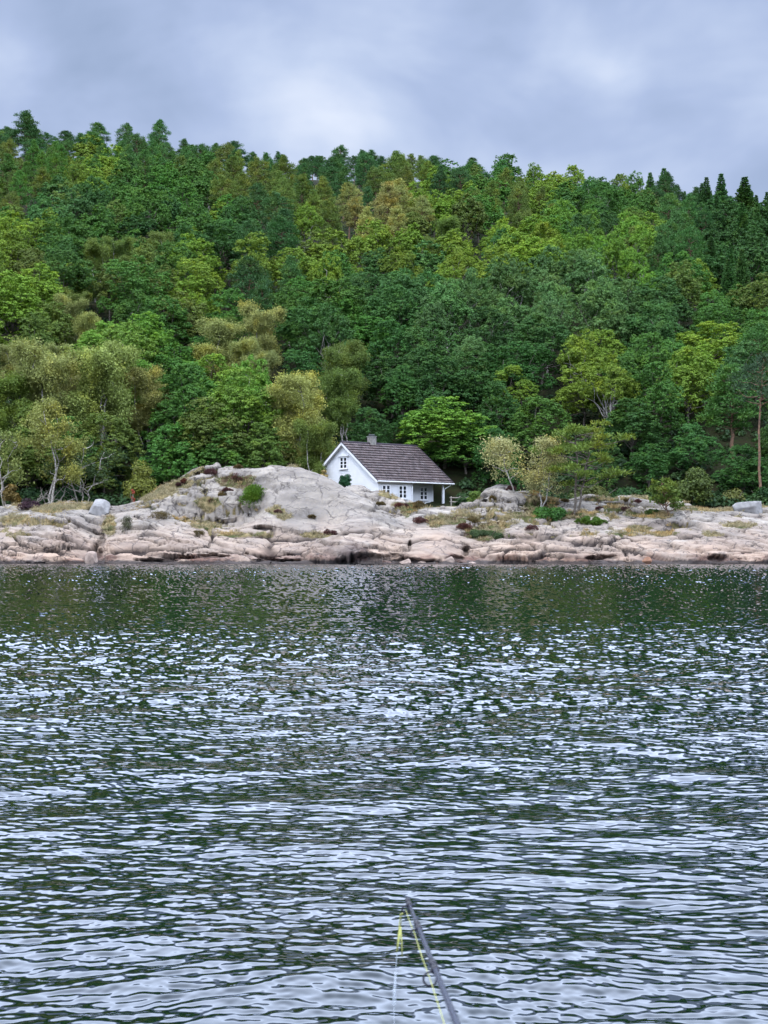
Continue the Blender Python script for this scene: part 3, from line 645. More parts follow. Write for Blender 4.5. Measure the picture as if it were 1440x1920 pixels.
ANCH = [(50, 240, 'P', 'dbg'), (20, 330, 'P', 'ol'), (90, 330, 'P', 'g'), (170, 330, 'B', 'yg'), (230, 255, 'P', 'bg'), (300, 250, 'P', 'bg'), (370, 260, 'P', 'bg'), (240, 380, 'B', 'g'), (340, 330, 'B', 'g'), (430, 330, 'P', 'ol'),
        (480, 350, 'P', 'ol'), (470, 270, 'P', 'dbg'), (560, 300, 'P', 'dbg'), (660, 290, 'P', 'dbg'), (620, 350, 'P', 'dbg'), (600, 380, 'P', 'ol'), (700, 410, 'P', 'tan'), (750, 320, 'P', 'ol'), (850, 300, 'P', 'dbg'), (900, 340, 'B', 'g'),
        (810, 390, 'B', 'or'), (800, 430, 'W', 'ol'), (960, 380, 'P', 'ol'), (1050, 330, 'B', 'yg'), (1100, 390, 'B', 'g'), (1110, 360, 'B', 'bg'), (1200, 350, 'B', 'g'), (1245, 325, 'S', 'bg'), (1350, 345, 'S', 'dbg'), (1395, 350, 'S', 'dg'),
        (1310, 345, 'P', 'dbg'), (1320, 470, 'S', 'dg'), (1380, 450, 'S', 'dg'), (1430, 500, 'S', 'dg'), (1240, 470, 'P', 'bg'), (1100, 450, 'A', 'lg'), (1180, 460, 'A', 'lg'), (950, 430, 'B', 'yg'), (860, 470, 'B', 'yg'), (740, 450, 'B', 'or'),
        (60, 420, 'B', 'yg'), (150, 450, 'B', 'g'), (130, 390, 'B', 'bg'), (300, 420, 'B', 'dg'), (380, 400, 'B', 'g'), (450, 420, 'B', 'dg'), (520, 440, 'P', 'dbg'), (600, 450, 'B', 'yg'), (650, 480, 'B', 'g'), (280, 500, 'B', 'ol'), (320, 480, 'B', 'g'),
        (400, 510, 'B', 'yg'), (230, 470, 'W', 'ol'), (30, 570, 'B', 'yg'), (130, 570, 'W', 'ol'), (200, 570, 'W', 'tan'), (300, 570, 'B', 'g'), (360, 600, 'B', 'g'), (120, 640, 'W', 'tan'), (220, 640, 'B', 'lg'), (60, 680, 'W', 'tan'), (150, 700, 'W', 'tan'),
        (240, 730, 'W', 'tan'), (310, 690, 'B', 'g'), (430, 640, 'W', 'ol'), (500, 640, 'W', 'tan'), (400, 700, 'B', 'yg'), (480, 700, 'B', 'lg'), (560, 740, 'W', 'tan'), (640, 710, 'W', 'ol'), (620, 560, 'B', 'g'), (620, 520, 'B', 'yg'), (700, 600, 'B', 'g'),
        (550, 650, 'B', 'dg'), (760, 560, 'B', 'bg'), (850, 580, 'A', 'lbg'), (950, 560, 'A', 'lbg'), (1020, 580, 'A', 'lbg'), (1070, 540, 'A', 'lbg'), (1160, 590, 'A', 'lbg'), (1230, 560, 'B', 'bg'), (1290, 520, 'B', 'g'), (1340, 640, 'B', 'yg'),
        (1400, 560, 'B', 'g'), (980, 650, 'B', 'dg'), (1010, 720, 'B', 'g'), (1090, 700, 'B', 'yg'), (820, 700, 'B', 'dg'), (880, 740, 'B', 'dg'), (740, 680, 'B', 'dg'), (700, 770, 'B', 'dg'), (1200, 700, 'B', 'g'), (1180, 790, 'B', 'dg'),
        (1250, 800, 'B', 'bg'), (1380, 760, 'P', 'bg'), (1320, 840, 'B', 'bg'), (1000, 820, 'B', 'dg'), (1420, 870, 'B', 'dg'), (300, 800, 'B', 'g'), (420, 800, 'B', 'ol'), (40, 800, 'W', 'ol'), (900, 860, 'B', 'dg'), (500, 520, 'P', 'dbg'), (700, 520, 'B', 'bg'), (540, 480, 'P', 'bg')]
AN = np.array([(a[0], a[1]) for a in ANCH], float)
KIND = {'B': 'broadleaf tree', 'L': 'broadleaf tree', 'Bf': 'broadleaf tree', 'A': 'aspen', 'P': 'pine', 'S': 'spruce', 'W': 'birch'}
trees = []     # root, kind word, tint key, crown px, py, Y
rnd = random.Random(5); random.seed(7)
# trees read off the photo: kind, crown centre px, top py, base py (where it meets the slope), tint, width factor
def px_z(py, Y): return CAMH + (HOR - py) / 2884 * Y
HERO = [('B', 834, 744, 165, 'lg', 1.5), ('B', 872, 800, 163.5, 'g', 1.25), ('B', 765, 775, 170, 'dg', 1.0), ('B', 910, 790, 166, 'dg', 1.0), ('B', 700, 790, 171, 'dg', .9), ('B', 612, 520, 206, 'g', 1.5), ('B', 700, 590, 196, 'g', 1.2), ('B', 975, 640, 181, 'dg', 1.1), ('B', 1095, 680, 174, 'yg', 1.05), ('B', 1010, 740, 166, 'g', 1.0), ('B', 1340, 600, 192, 'yg', 1.25),
        ('B', 1190, 745, 164, 'dg', 1.1), ('B', 1300, 790, 160, 'bg', .9), ('P', 1372, 680, 165, 'bg', 1.5), ('A', 1160, 580, 196, 'lbg', .9), ('A', 850, 525, 212, 'lbg', 1.2), ('A', 960, 505, 216, 'lbg', 1.2), ('B', 20, 508, 196, 'yg', 1.25), ('W', 90, 650, 161, 'tan', 1.1),
        ('W', 190, 640, 163, 'tan', 1.2), ('W', 15, 700, 160, 'ol', 1.), ('W', 270, 690, 168, 'tan', 1.), ('B', 350, 680, 165, 'g', 1.), ('B', 455, 690, 162, 'lg', 1.05), ('W', 560, 700, 160, 'tan', 1.1), ('W', 645, 690, 170, 'ol', .9), ('B', 330, 790, 156, 'g', .9),
        ('B', 240, 600, 180, 'lg', 1.0), ('W', 420, 600, 184, 'tan', 1.2), ('B', 735, 660, 180, 'dg', 1.1), ('B', 875, 660, 178, 'dg', 1.1), ('B', 690, 760, 165, 'dg', .8), ('B', 1420, 620, 186, 'g', 1.), ('B', 500, 790, 157, 'ol', .9), ('B', 410, 800, 156, 'g', .9), ('W', 590, 790, 157, 'ol', .8), ('B', 935, 800, 160, 'dg', .8), ('B', 1215, 830, 157, 'dg', .8), ('B', 1395, 830, 156, 'dg', .9), ('B', 1120, 800, 158, 'dg', .8), ('S', 1245, 312, 352, 'bg', 1.3), ('S', 1352, 322, 350, 'dbg', 1.2), ('S', 1396, 328, 346, 'dg', 1.6), ('P', 50, 208, 352, 'dbg', 1.5), ('B', 395, 745, 158, 'ol', 1.1), ('B', 70, 760, 157, 'ol', 1.1), ('B', 195, 770, 157, 'ol', 1.), ('P', 300, 224, 352, 'bg', 1.0), ('S', 1318, 440, 290, 'dg', 1.7), ('B', 130, 780, 157, 'g', .9), ('B', 50, 800, 156, 'ol', .9)]
pts = []
for (k, px, py, Y, tk, wf) in HERO:
    X = (px - 720) / 2884 * Y; gz = float(hill_z(np.array(X), np.array(Y))); h = px_z(py, Y) - gz
    j = [rnd.uniform(.92, 1.08) for _ in range(3)]
    if k == 'B' and Y < 172: k = 'L'
    r_ = place(k, X, Y, gz, h, tuple(a * b_ for a, b_ in zip(TINT[tk], j)), wf * (9.5 / max(h, 5)) ** .5)
    trees.append([r_, KIND[k], tk, px, py, Y]); pts.append((X, Y, 3.6 * wf))
# the rest of the wood
yy = 157.0
while yy < YR + 4:
    sp_ = 6.6 + .9 * min(1, (yy - 157) / 120)
    xx = -(yy * .25 + 9) + rnd.uniform(0, sp_)
    while xx < yy * .25 + 9:
        X = xx + rnd.uniform(-1.5, 1.5); Y = yy + rnd.uniform(-1.6, 1.6); xx += sp_
        if Y < 167 and -9 < X < 9 : continue
        if any((X - a) ** 2 + (Y - b_) ** 2 < (r_ * (.9 if Y < 200 else .8)) ** 2 for a, b_, r_ in pts): continue
        gz = float(hill_z(np.array(X), np.array(Y))); px = X / Y * 2884 + 720; cy = HOR - (gz + 7 - CAMH) / Y * 2884
        d = np.hypot((AN[:, 0] - px) + rnd.gauss(0, 22), (AN[:, 1] - cy) * 1.2 + rnd.gauss(0, 18)); a = ANCH[int(np.argmin(d))]
        k, tk = a[2], a[3]
        far = Y > 235
        if k == 'B' and rnd.random() < .12 + (1 if sum(t_[1] == 'broadleaf tree' for t_ in trees) > 290 else 0): k = 'A'
        if k == 'S' and cy > 380 and rnd.random() < .6: k = 'B'
        if tk == 'or' and rnd.random() < .8: tk = 'yg'
        if tk in ('yg', 'lg', 'g') and rnd.random() < .3: tk = rnd.choice(['g', 'ol', 'bg', 'yg'])
        if Y > 340 and 150 < px < 960 and k == 'B' and rnd.random() < .75: k = 'P'; tk = 'dbg' if rnd.random() < .6 else 'bg'
        h = {'B': 9.3, 'A': 10.2, 'P': 10.3, 'S': 11.5, 'W': 8.5}[k] * rnd.uniform(.78, 1.18) * (1.0 if Y > 175 else .92)
        if Y > 345: h = h * .8 * rnd.uniform(.88, 1.12)
        kk = 'Bf' if (k == 'B' and far) else 'L' if (k == 'B' and Y < 178) else k
        f = rnd.uniform(.82, 1.15); c_ = tuple(v * f * rnd.uniform(.93, 1.07) for v in TINT[tk])
        if k == 'P' and Y > 340: h *= .93
        r_ = place(kk, X, Y, gz, h, c_, (1.25 if (k == 'P' and Y > 340) else 1) * rnd.uniform(.78, 1.05) * (1.0 if k != 'P' else 1.05))
        trees.append([r_, KIND[kk], tk, px, HOR - (gz + h - CAMH) / Y * 2884, Y])
    yy += 6.0 + .7 * min(1, (yy - 157) / 120)
# labels that single each tree out
def band(py, Y):
    return 'on the skyline' if Y > 345 else 'on the upper slope' if Y > 285 else 'halfway up the slope' if Y > 232 else 'on the lower slope' if Y > 190 else 'near the slope foot' if Y > 170 else 'at the forest edge'
def zone(px):
    return 'far left' if px < 200 else 'left' if px < 420 else 'centre left' if px < 640 else 'above the cottage' if px < 830 else 'centre right' if px < 1020 else 'right' if px < 1230 else 'far right'
cells = {}
for tr in trees: cells.setdefault((tr[1], tr[2], band(tr[4], tr[5]), zone(tr[3])), []).append(tr)
ORD = ['leftmost', 'second', 'third', 'fourth', 'fifth', 'sixth', 'seventh', 'eighth', 'ninth', 'tenth', 'eleventh', 'twelfth', 'thirteenth']
for (kw, tk, bd, zn_), lst in cells.items():
    lst.sort(key=lambda q_: q_[3])
    for i, tr in enumerate(lst):
        s = f"{WORD[tk]} {kw} {bd}, {zn_}"
        if len(lst) > 1: s += ', rightmost' if i == len(lst) - 1 else ', leftmost' if i == 0 else f', {ORD[min(i, 12)]} from left'
        tag(tr[0], s, kw, {'broadleaf tree': 'broadleaf trees on the wooded hill', 'aspen': 'aspens on the wooded hill', 'pine': 'pines on the wooded hill', 'spruce': 'spruces on the wooded hill', 'birch': 'birches on the wooded hill'}[kw])
print('trees', len(trees), {k: sum(t_[1] == k for t_ in trees) for k in set(KIND.values())})
# undergrowth: low bushes and ferns too many to count
rg = np.random.default_rng(77)
nb = 3600
by = 151 + (rg.uniform(0, 1, nb) ** 2.2) * 215; bx_ = rg.uniform(-1, 1, nb) * (by * .25 + 9)
kp = ~((by < 165) & (bx_ > -11) & (bx_ < 8)) & ~((by < 157) & (bx_ > 5) & (bx_ < 11)); by = by[kp]; bx_ = bx_[kp]
bz = hill_z(bx_, by); P = []; Nn = []
for x, y, z in zip(bx_, by, bz):
    r_ = rg.uniform(.5, 1.3); k = int(70 if y < 175 else 34); d = unit(rg.normal(size=(k, 3)) + (0, 0, .5)); d[:, 2] = np.abs(d[:, 2])
    P.append(np.array([x, y, z]) + d * r_ * rg.uniform(.5, 1, (k, 1)) * (1, 1, .9)); Nn.append(unit(d + (0, 0, .5) + rg.normal(size=(k, 3)) * .4))
v, q = leaves(np.vstack(P), np.vstack(Nn), .2, rg)
ug = add_mesh('undergrowth', v, q, None, LEAF); ug.color = (.035, .075, .022, 1)
tag(ug, 'low green bushes and ferns under the trees', 'undergrowth', kind='stuff')
# ------------------------------------------------------------------ cottage
u = np.array([.747, .665, 0.]); u /= np.linalg.norm(u); v_ = np.array([-u[1], u[0], 0.]); UP = np.array([0, 0, 1.])
A0 = np.array([-.60, 150.0, 0.])            # near roof corner at the eave
EZ, RZ, FZ, W, LH = 7.80, 11.83, 5.15, 11.0, 10.26
def HP(s, t_, z): return A0 + u * s + v_ * t_ + UP * z      # s along the house, t across it
m, t, b = mat('white_weatherboard'); n = t.nodes; l = t.links; b.inputs['Roughness'].default_value = .5
c = MC(.5, (.80, .81, .84), (.80, .81, .84)); co = n.new('ShaderNodeTexCoord')
c = MC(MR(NZ(1.3, 5, co.outputs['Object']), .5, .75, 0, .5), c, (.70, .70, .71)); l.new(c, b.inputs['Base Color'])
WHITE = simple('white_weatherboard', (.76, .765, .78), .5, .06, 1.2); TRIM = simple('white_trim', (.80, .80, .81), .45)
GLASS = simple('window_glass', (.012, .014, .02), .08, spec=.8)
FASCIA = simple('dark_fascia', (.05, .04, .05), .7)
m, t, b = mat('roof_tiles'); n = t.nodes; l = t.links; b.inputs['Roughness'].default_value = .75
co = n.new('ShaderNodeTexCoord'); ge = n.new('ShaderNodeNewGeometry')
c = MC(ge.outputs['Random Per Island'], (.050, .036, .036), (.13, .095, .092))
c = MC(MR(NZ(1.6, 7, co.outputs['Object'], .7), .56, .72, 0, .8), c, (.24, .215, .225))
c = MC(MR(NZ(9, 4, co.outputs['Object']), .62, .70, 0, .8), c, (.36, .34, .33))
l.new(c, b.inputs['Base Color']); TILE = m
house = empty('cottage', HP(0, 0, FZ)); tag(house, 'white weatherboarded cottage with dark tiled gable roof behind the shore rocks', 'house')
HI = house.location.copy()
def hb(mb, name, mt, parent=None, smooth=False):
    for i in range(len(mb.v)): mb.v[i] = mb.v[i] - np.array(HI)
    o = mb.build(name, mt, parent or house, smooth); return o
OV, OG = .35, .30                           # eave and gable overhangs
T0, T1 = OV, W - OV; S0, S1 = OG, 8.85; SR = 4.85; RT = 1.25     # wall planes; recess starts at SR and is RT deep
slope = (RZ - EZ) / (W / 2)
def roof_z(t_): return EZ + slope * (t_ if t_ < W / 2 else W - t_) - .16
def boards(mb, p0, dirv, nrm, length_at, z0, z1, step=.17):
    """overlapping boards from z0 to z1; length_at(z) gives start and end along dirv"""
    z = z0
    while z < z1 - .01:
        ze = min(z + step, z1); a0, a1 = length_at(z); b0, b1 = length_at(ze)
        if a1 - a0 > .05:
            o = nrm * .022
            vs = [p0 + dirv * a0 + UP * z + o, p0 + dirv * a1 + UP * z + o, p0 + dirv * max(b1, b0) + UP * ze, p0 + dirv * b0 + UP * ze,
                  p0 + dirv * a0 + UP * z, p0 + dirv * a1 + UP * z]
            mb.add(vs, [(0, 1, 2, 3), (4, 5, 1, 0)])
        z = ze
w = MB()
fl = lambda s, t_: HP(s, t_, 0)
# gable wall facing left
def gl(z):
    if z <= roof_z(T0): return (T0, T1)
    k = (z + .16 - EZ) / slope; return (min(k, W / 2), max(W - k, W / 2))
boards(w, fl(S0, 0), v_, -u, gl, FZ, RZ - .2)
# long wall, its recess and the return, right end wall, back wall
boards(w, fl(0, T0), u, -v_, lambda z: (S0, SR), FZ, roof_z(T0) + .1)
boards(w, fl(0, T0 + RT), u, -v_, lambda z: (SR, S1), FZ, roof_z(T0 + RT) + .05)
boards(w, fl(SR, 0), v_, u, lambda z: (T0, T0 + RT), FZ, roof_z(T0) + .1)
def gr(z):
    if z <= roof_z(T0 + RT): return (T0 + RT, T1)
    k = (z + .16 - EZ) / slope; return (min(max(k, T0 + RT), W / 2), max(W - k, W / 2))
boards(w, fl(S1, 0), v_, u, gr, FZ, RZ - .2)
boards(w, fl(0, T1), u, v_, lambda z: (S0, S1), FZ, roof_z(T1) + .1)
hb(w, 'wall', WHITE)
tr_ = MB()
for s, t_, zt in ((S0, T0, roof_z(T0)), (SR, T0, roof_z(T0)), (S1, T0 + RT, roof_z(T0 + RT)), (S0, T1, roof_z(T1))):
    tr_.box(HP(s, t_, (FZ + zt) / 2), (.13, .13, zt - FZ), (u, v_, UP))
hb(tr_, 'corner_board', TRIM)
fn = MB(); fn.box(HP((S0 + S1) / 2, (T0 + T1) / 2 + .3, FZ - .35), (S1 - S0 - .1, T1 - T0 - .7, .68), (u, v_, UP)); hb(fn, 'foundation', simple('foundation_stone', (.38, .36, .34), .9, .4, 4))
# porch: floor, posts and beam under the roof's right end
pf = MB(); pf.box(HP((SR + 9.7) / 2 + .07, T0 + RT / 2, FZ - .06), (9.7 - SR - .1, RT - .1, .12), (u, v_, UP)); pf.box(HP((S1 + 9.7) / 2 + .06, (T0 + RT + T1) / 2, FZ - .06), (9.7 - S1 - .12, T1 - T0 - RT - .1, .12), (u, v_, UP)); hb(pf, 'porch_floor', DEADWOOD)
for (s, t_) in ((9.25, T0 + .12), (9.25, T1 - .12), (9.25, W / 2)):
    p_ = MB(); zt = roof_z(t_) - .18; p_.box(HP(s, t_, (FZ - .3 + zt) / 2), (.15, .15, zt - FZ + .3), (u, v_, UP)); hb(p_, 'porch_post', TRIM)
bm = MB(); bm.box(HP((SR + 10.0) / 2, T0 + .12, roof_z(T0) - .08), (10.0 - SR - .2, .12, .2), (u, v_, UP)); hb(bm, 'porch_beam', TRIM)
dp = MB(); dp.tube([HP(9.98, .1, EZ - .1), HP(9.95, .12, EZ - .22), HP(9.45, T0 + .06, EZ - .55), HP(9.38, T0 + .06, EZ - .8), HP(9.38, T0 + .06, FZ)], .04, 6); hb(dp, 'downpipe', TRIM)
# roof: deck, courses of tiles, ridge, barge boards, gutter
def roof_side(sgn, name):
    te, tr2 = (0., W / 2) if sgn < 0 else (W, W / 2)
    e0 = HP(0, te, EZ); r0 = HP(0, tr2, RZ); sv = (r0 - e0); SL = np.linalg.norm(sv); sv /= SL
    nv_ = np.cross(u, sv) ; nv_ = nv_ if nv_[2] > 0 else -nv_
    ncr = 15; cr_ = SL / ncr; ntl = 34; tw = LH / ntl; mb = MB()
    rg_ = np.random.default_rng(4)
    for i in range(ncr):
        for j in range(ntl):
            p = e0 + sv * (i * cr_) + u * (j * tw); j1 = rg_.normal() * .008
            lip = nv_ * (.12 + j1); up_ = nv_ * .012; ex = sv * (cr_ + .03)
            prof = [(0, 0), (.28, .028), (.6, .02), (.82, -.012), (.985, .0)]
            vs = []
            for a_, h_ in prof: vs.append(p + u * (a_ * tw) + lip + nv_ * h_); 
            for a_, h_ in prof: vs.append(p + u * (a_ * tw) + ex + up_ + nv_ * h_ * .8)
            for a_, h_ in prof: vs.append(p + u * (a_ * tw) + nv_ * .0)
            qd = [(k, k + 1, k + 6, k + 5) for k in range(4)] + [(k + 10, k + 11, k + 1, k) for k in range(4)]
            mb.add(vs, qd)
    deck = MB(); deck.box(e0 + sv * SL / 2 + u * LH / 2 - nv_ * .07, (LH - .02, SL - .01, .12), (u, sv, nv_))
    o = hb(mb, name, TILE); d_ = hb(deck, 'roof_deck', TRIM); d_.parent = o
    return e0, sv, nv_, SL, o
R1 = roof_side(-1, 'roof'); R2 = roof_side(1, 'roof')
for e0, sv, nv_, SL, o in (R1, R2):
    for s, off in ((-.03, 0), (LH + .03, 0)):
        bb = MB(); bb.box(e0 + sv * (SL / 2 - .02) + u * s - nv_ * .10, (.05, SL, .22), (u, sv, nv_)); hb(bb, 'barge_board', TRIM)
        bb = MB(); bb.box(e0 + sv * (SL / 2 - .02) + u * s + nv_ * .055, (.09, SL, .07), (u, sv, nv_)); hb(bb, 'verge', FASCIA)
rdg = MB(); rdg.tube([HP(-.05, W / 2, RZ + .05), HP(LH + .05, W / 2, RZ + .05)], .11, 8); hb(rdg, 'ridge', FASCIA)
for te in (-.07, W + .07):
    g_ = MB(); g_.tube([HP(-.05, te, EZ - .02), HP(LH + .08, te, EZ - .05)], .065, 8); hb(g_, 'gutter', TRIM)
# lean-to along the back, its barge board showing left of the gable
ln = MB(); a = HP(.25, W - .2, EZ - .02); 
ln.box(HP(3.2, W + .75, EZ - .62), (6, 1.75, .10), (u, unit(v_ * 1.5 - UP * 1.1), unit(UP * 1.5 + v_ * 1.1))); hb(ln, 'lean_to_roof', FASCIA)
lw = MB(); boards(lw, fl(.6, 0), v_, -u, lambda z: (W - .3, W + 1.1), FZ, EZ - .75); boards(lw, fl(0, W + 1.1), u, v_, lambda z: (.6, 6), FZ, EZ - 1.1); hb(lw, 'lean_to_wall', WHITE)
lb = MB(); lb.box(HP(.17, W + .75, EZ - .66), (.05, 1.8, .18), (u, unit(v_ * 1.5 - UP * 1.1), unit(UP * 1.5 + v_ * 1.1))); hb(lb, 'barge_board', TRIM)
# chimney
ch = MB(); ch.box(HP(4.03, W / 2, RZ + .2), (.66, .66, 1.06), (u, v_, UP)); CH = hb(ch, 'chimney', simple('pale_render', (.30, .285, .26), .9, .35, 5))
cc = MB(); cc.box(HP(4.03, W / 2, RZ + .76), (.76, .76, .06), (u, v_, UP)); o = hb(cc, 'chimney_slab', simple('grey_slab', (.3, .29, .28), .9, .3, 4)); o.parent = CH
cc = MB(); cc.tube([HP(4.03, W / 2, RZ + .79), HP(4.03, W / 2, RZ + .90)], [.28, .24], 12); cc.tube([HP(4.03, W / 2, RZ + .90), HP(4.03, W / 2, RZ + .96)], [.36, .30], 12); o = hb(cc, 'chimney_cowl', simple('cowl_metal', (.09, .10, .10), .5)); o.parent = CH
# windows: frame proud of the wall, two casements of three panes
def window(c0, ax, nrm, w_, h_, hood=True, cols=2, rws=3):
    fr = MB(); f_ = .10; X_ = (ax, nrm, UP)
    for sx in (-1, 1): fr.box(c0 + ax * sx * (w_ / 2 + f_ / 2) + nrm * .045, (f_, .07, h_ + 2 * f_), X_)
    for sz in (-1, 1): fr.box(c0 + UP * sz * (h_ / 2 + f_ / 2) + nrm * .045, (w_, .07, f_), X_)
    F_ = hb(fr, 'window', TRIM)
    gl_ = MB(); gl_.box(c0 + nrm * .024, (w_, .02, h_), X_); o = hb(gl_, 'glass', GLASS); o.parent = F_
    mu = MB(); cw = w_ / cols
    mu.box(c0 + nrm * .05, (.17, .05, h_), X_)
    for k in (-1, 1): 
        for kk in range(1, rws): mu.box(c0 + ax * k * (w_ / 4 + .0425) + UP * (-h_ / 2 + kk * h_ / rws) + nrm * .045, (w_ / 2 - .085, .035, .06), X_)
    for sx in (-1, 1): mu.box(c0 + ax * sx * (w_ / 2 - .025) + nrm * .047, (.05, .036, h_), X_)
    o = hb(mu, 'glazing_bar', TRIM); o.parent = F_
    if hood:
        hd = MB(); hd.box(c0 + UP * (h_ / 2 + .18) + nrm * .09, (w_ + .62, .2, .06), X_); hd.box(c0 + UP * (h_ / 2 + .14) + nrm * .05, (w_ + .4, .08, .04), X_); o = hb(hd, 'hood', TRIM); o.parent = F_
    sl_ = MB(); sl_.box(c0 - UP * (h_ / 2 + .14) + nrm * .085, (w_ + .34, .16, .05), X_); o = hb(sl_, 'sill', TRIM); o.parent = F_
window(HP(S0, 5.50, 9.77), v_, -u, 1.02, 1.0)
window(HP(1.36, T0, 6.80), u, -v_, .98, 1.12, False)
window(HP(3.57, T0, 6.80), u, -v_, .98, 1.12, False)
window(HP(7.58, T0 + RT, 6.76), u, -v_, .98, 1.14, False)
# small outbuilding roof behind the rocks, left of the cottage
sh = empty('shed', (-8.4, 158.5, 5.8)); tag(sh, 'low red roofed shed half hidden between rocks and cottage', 'shed')
def loc(o, h0): o.location = (0, 0, 0); return o
s_ = MB(); a = np.array([-1.3, -1.2, 0]); 
P0 = np.array([(-2.1, -1.3, 1.45), (1.9, -.2, .75), (1.2, 1.6, .75), (-2.8, .5, 1.45)])
s_.add(np.vstack([P0, P0 - (0, 0, .12)]), [(0, 1, 2, 3), (7, 6, 5, 4), (0, 4, 5, 1), (1, 5, 6, 2), (2, 6, 7, 3), (3, 7, 4, 0)]); s_.build('roof', simple('red_roofing', (.20, .045, .04), .7, .3, 4), sh)
s_ = MB(); P1 = P0 * (.9, .9, 1) - (0, 0, .125); B1 = P1.copy(); B1[:, 2] = -.8; s_.add(np.vstack([P1, B1]), [(0, 4, 5, 1), (1, 5, 6, 2), (2, 6, 7, 3), (3, 7, 4, 0)]); s_.build('wall', WHITE, sh)

# ------------------------------------------------------------------ things on the rocks
def bushy(name, label, cat, px, py_base, wpx, hpx, Y, c_, nl=2600, leaf=.09, group=None, lobes=16, needle=False, flat=False, z=None, stem=False, lean=0):
    """a bush standing where the picture shows it; size in picture px at distance Y"""
    rg_ = np.random.default_rng(int(px * 7 + py_base)); X, _, zz_ = P2W(px, py_base, Y); w_ = wpx / 2884 * Y; h_ = hpx / 2884 * Y
    zb = zz_ if z is None else z
    ob = empty(name, (X, Y, zb)) ; tag(ob, label, cat, group)
    P = []; Nn = []
    for i in range(lobes):
        d = unit(rg_.normal(size=3)); d[2] = abs(d[2]); f = rg_.uniform(.2, .8) ** .6
        c0 = np.array([d[0] * w_ * .72 * f + lean * d[2] * w_, d[1] * w_ * .6 * f, h_ * (.12 + .68 * d[2] * f)]); r_ = min(w_, h_) * rg_.uniform(.26, .42) * (1.0 if not flat else .8)
        k = nl // lobes; dd = unit(rg_.normal(size=(k, 3)) + (0, 0, .4)); P.append(c0 + dd * r_ * rg_.uniform(.3, 1, (k, 1)) ** .5 * (1.2, 1.2, .8)); Nn.append(unit(dd + (0, 0, .5) + rg_.normal(size=(k, 3)) * .4))
    P = np.vstack(P); Nn = np.vstack(Nn); P[:, 2] = np.maximum(P[:, 2], -.05)
    v, q = (spikes(P, Nn, leaf * 2, leaf * .45, rg_) if needle else leaves(P, Nn, leaf, rg_))
    cr_ = add_mesh('foliage', v, q, None, NEEDLE if needle else LEAF, ob); cr_.color = (*c_, 1)
    tb = MB()
    for i in range(4): limb(tb, (rg_.normal() * .08, rg_.normal() * .08, -.4), (rg_.normal() * w_ * .35, rg_.normal() * w_ * .3, h_ * rg_.uniform(.45, .75)), .05, .015, rg_, .08, 5, 5)
    tb.build('stem', BARK, ob, True)
    return ob
def onrock(px, py):
    h_ = hit(px, py)
    return h_ if h_ is not None else np.array(P2W(px, py, 147))
def bushy_at(name, label, cat, px, py, *a, **k):
    h_ = onrock(px, py); return bushy(name, label, cat, px, py, a[0], a[1], h_[1] + a[0] / 2884 * 140 * .4, a[2], z=h_[2] - .05, **k)
JUN = (.075, .135, .018)
o = bushy_at('juniper_bush', 'bright green juniper cushion on the grey hump of rock left of the cottage', 'juniper', 474, 951, 36, 44, (.10, .19, .02), nl=17000, leaf=.085, lobes=34, needle=True, lean=.25)
bushy_at('juniper_bush', 'dark green juniper under the two pale birches on the rock', 'juniper', 1028, 980, 46, 32, (.05, .14, .02), nl=9000, leaf=.09, lobes=20)
bushy_at('juniper_bush', 'low spreading juniper mat right of the double trunked pine', 'juniper', 1105, 984, 62, 18, (.08, .15, .02), nl=8000, leaf=.085, lobes=24, needle=True, flat=True)
bushy_at('juniper_bush', 'flat juniper patch below the small leaning pine', 'juniper', 1225, 966, 44, 14, (.055, .11, .02), nl=2200, leaf=.08, lobes=16, needle=True, flat=True)
bushy_at('juniper_bush', 'dull green juniper in the hollow right of the big boulder', 'juniper', 912, 1012, 58, 26, (.05, .08, .022), nl=10000, leaf=.075, lobes=22, flat=True)
bushy('conifer_shrub', 'rounded dark green conifer against the white gable wall', 'shrub', 647, 916, 14.5, 40, 149.2, (.018, .075, .022), nl=5200, leaf=.06, lobes=26, needle=False)
bushy('garden_shrub', 'pale yellow brown shrub at the left corner of the cottage', 'shrub', 608, 912, 13, 44, 151.5, (.34, .27, .12), nl=1300, leaf=.07, lobes=14)
bushy('garden_shrub', 'light green shrub by the wooden fence right of the cottage', 'shrub', 893, 946, 21, 34, 150.5, (.10, .17, .025), nl=2600, leaf=.09, lobes=16)
bushy('young_tree', 'yellowish young tree at the left end of the grey hump', 'tree', 262, 944, 42, 100, 146.5, (.17, .19, .03), nl=6500, leaf=.11, lobes=30)
bushy('young_tree', 'small red leaved sapling below the yellowish young tree', 'tree', 249, 944, 7, 36, 144.5, (.32, .08, .05), nl=380, leaf=.07, lobes=9)
bushy('young_tree', 'olive green young tree behind the small leaning pine', 'tree', 1300, 948, 44, 96, 150.5, (.085, .12, .022), nl=7000, leaf=.12, lobes=34)
bushy('young_tree', 'yellow green low tree at the far right forest edge', 'tree', 1375, 950, 30, 42, 151.5, (.13, .14, .03), nl=3000, leaf=.1, lobes=20)
bushy('garden_shrub', 'olive bush behind the double trunked pine', 'shrub', 1110, 944, 52, 42, 152, (.10, .12, .03), nl=4200, leaf=.11, lobes=24)
bushy('garden_shrub', 'green bush at the far left forest edge', 'shrub', 12, 985, 20, 46, 146, (.04, .09, .02), nl=2600, leaf=.09, lobes=16)
bushy('garden_shrub', 'orange tinged bush at the far left forest edge', 'shrub', 22, 945, 22, 46, 148, (.17, .12, .03), nl=2600, leaf=.1, lobes=16)
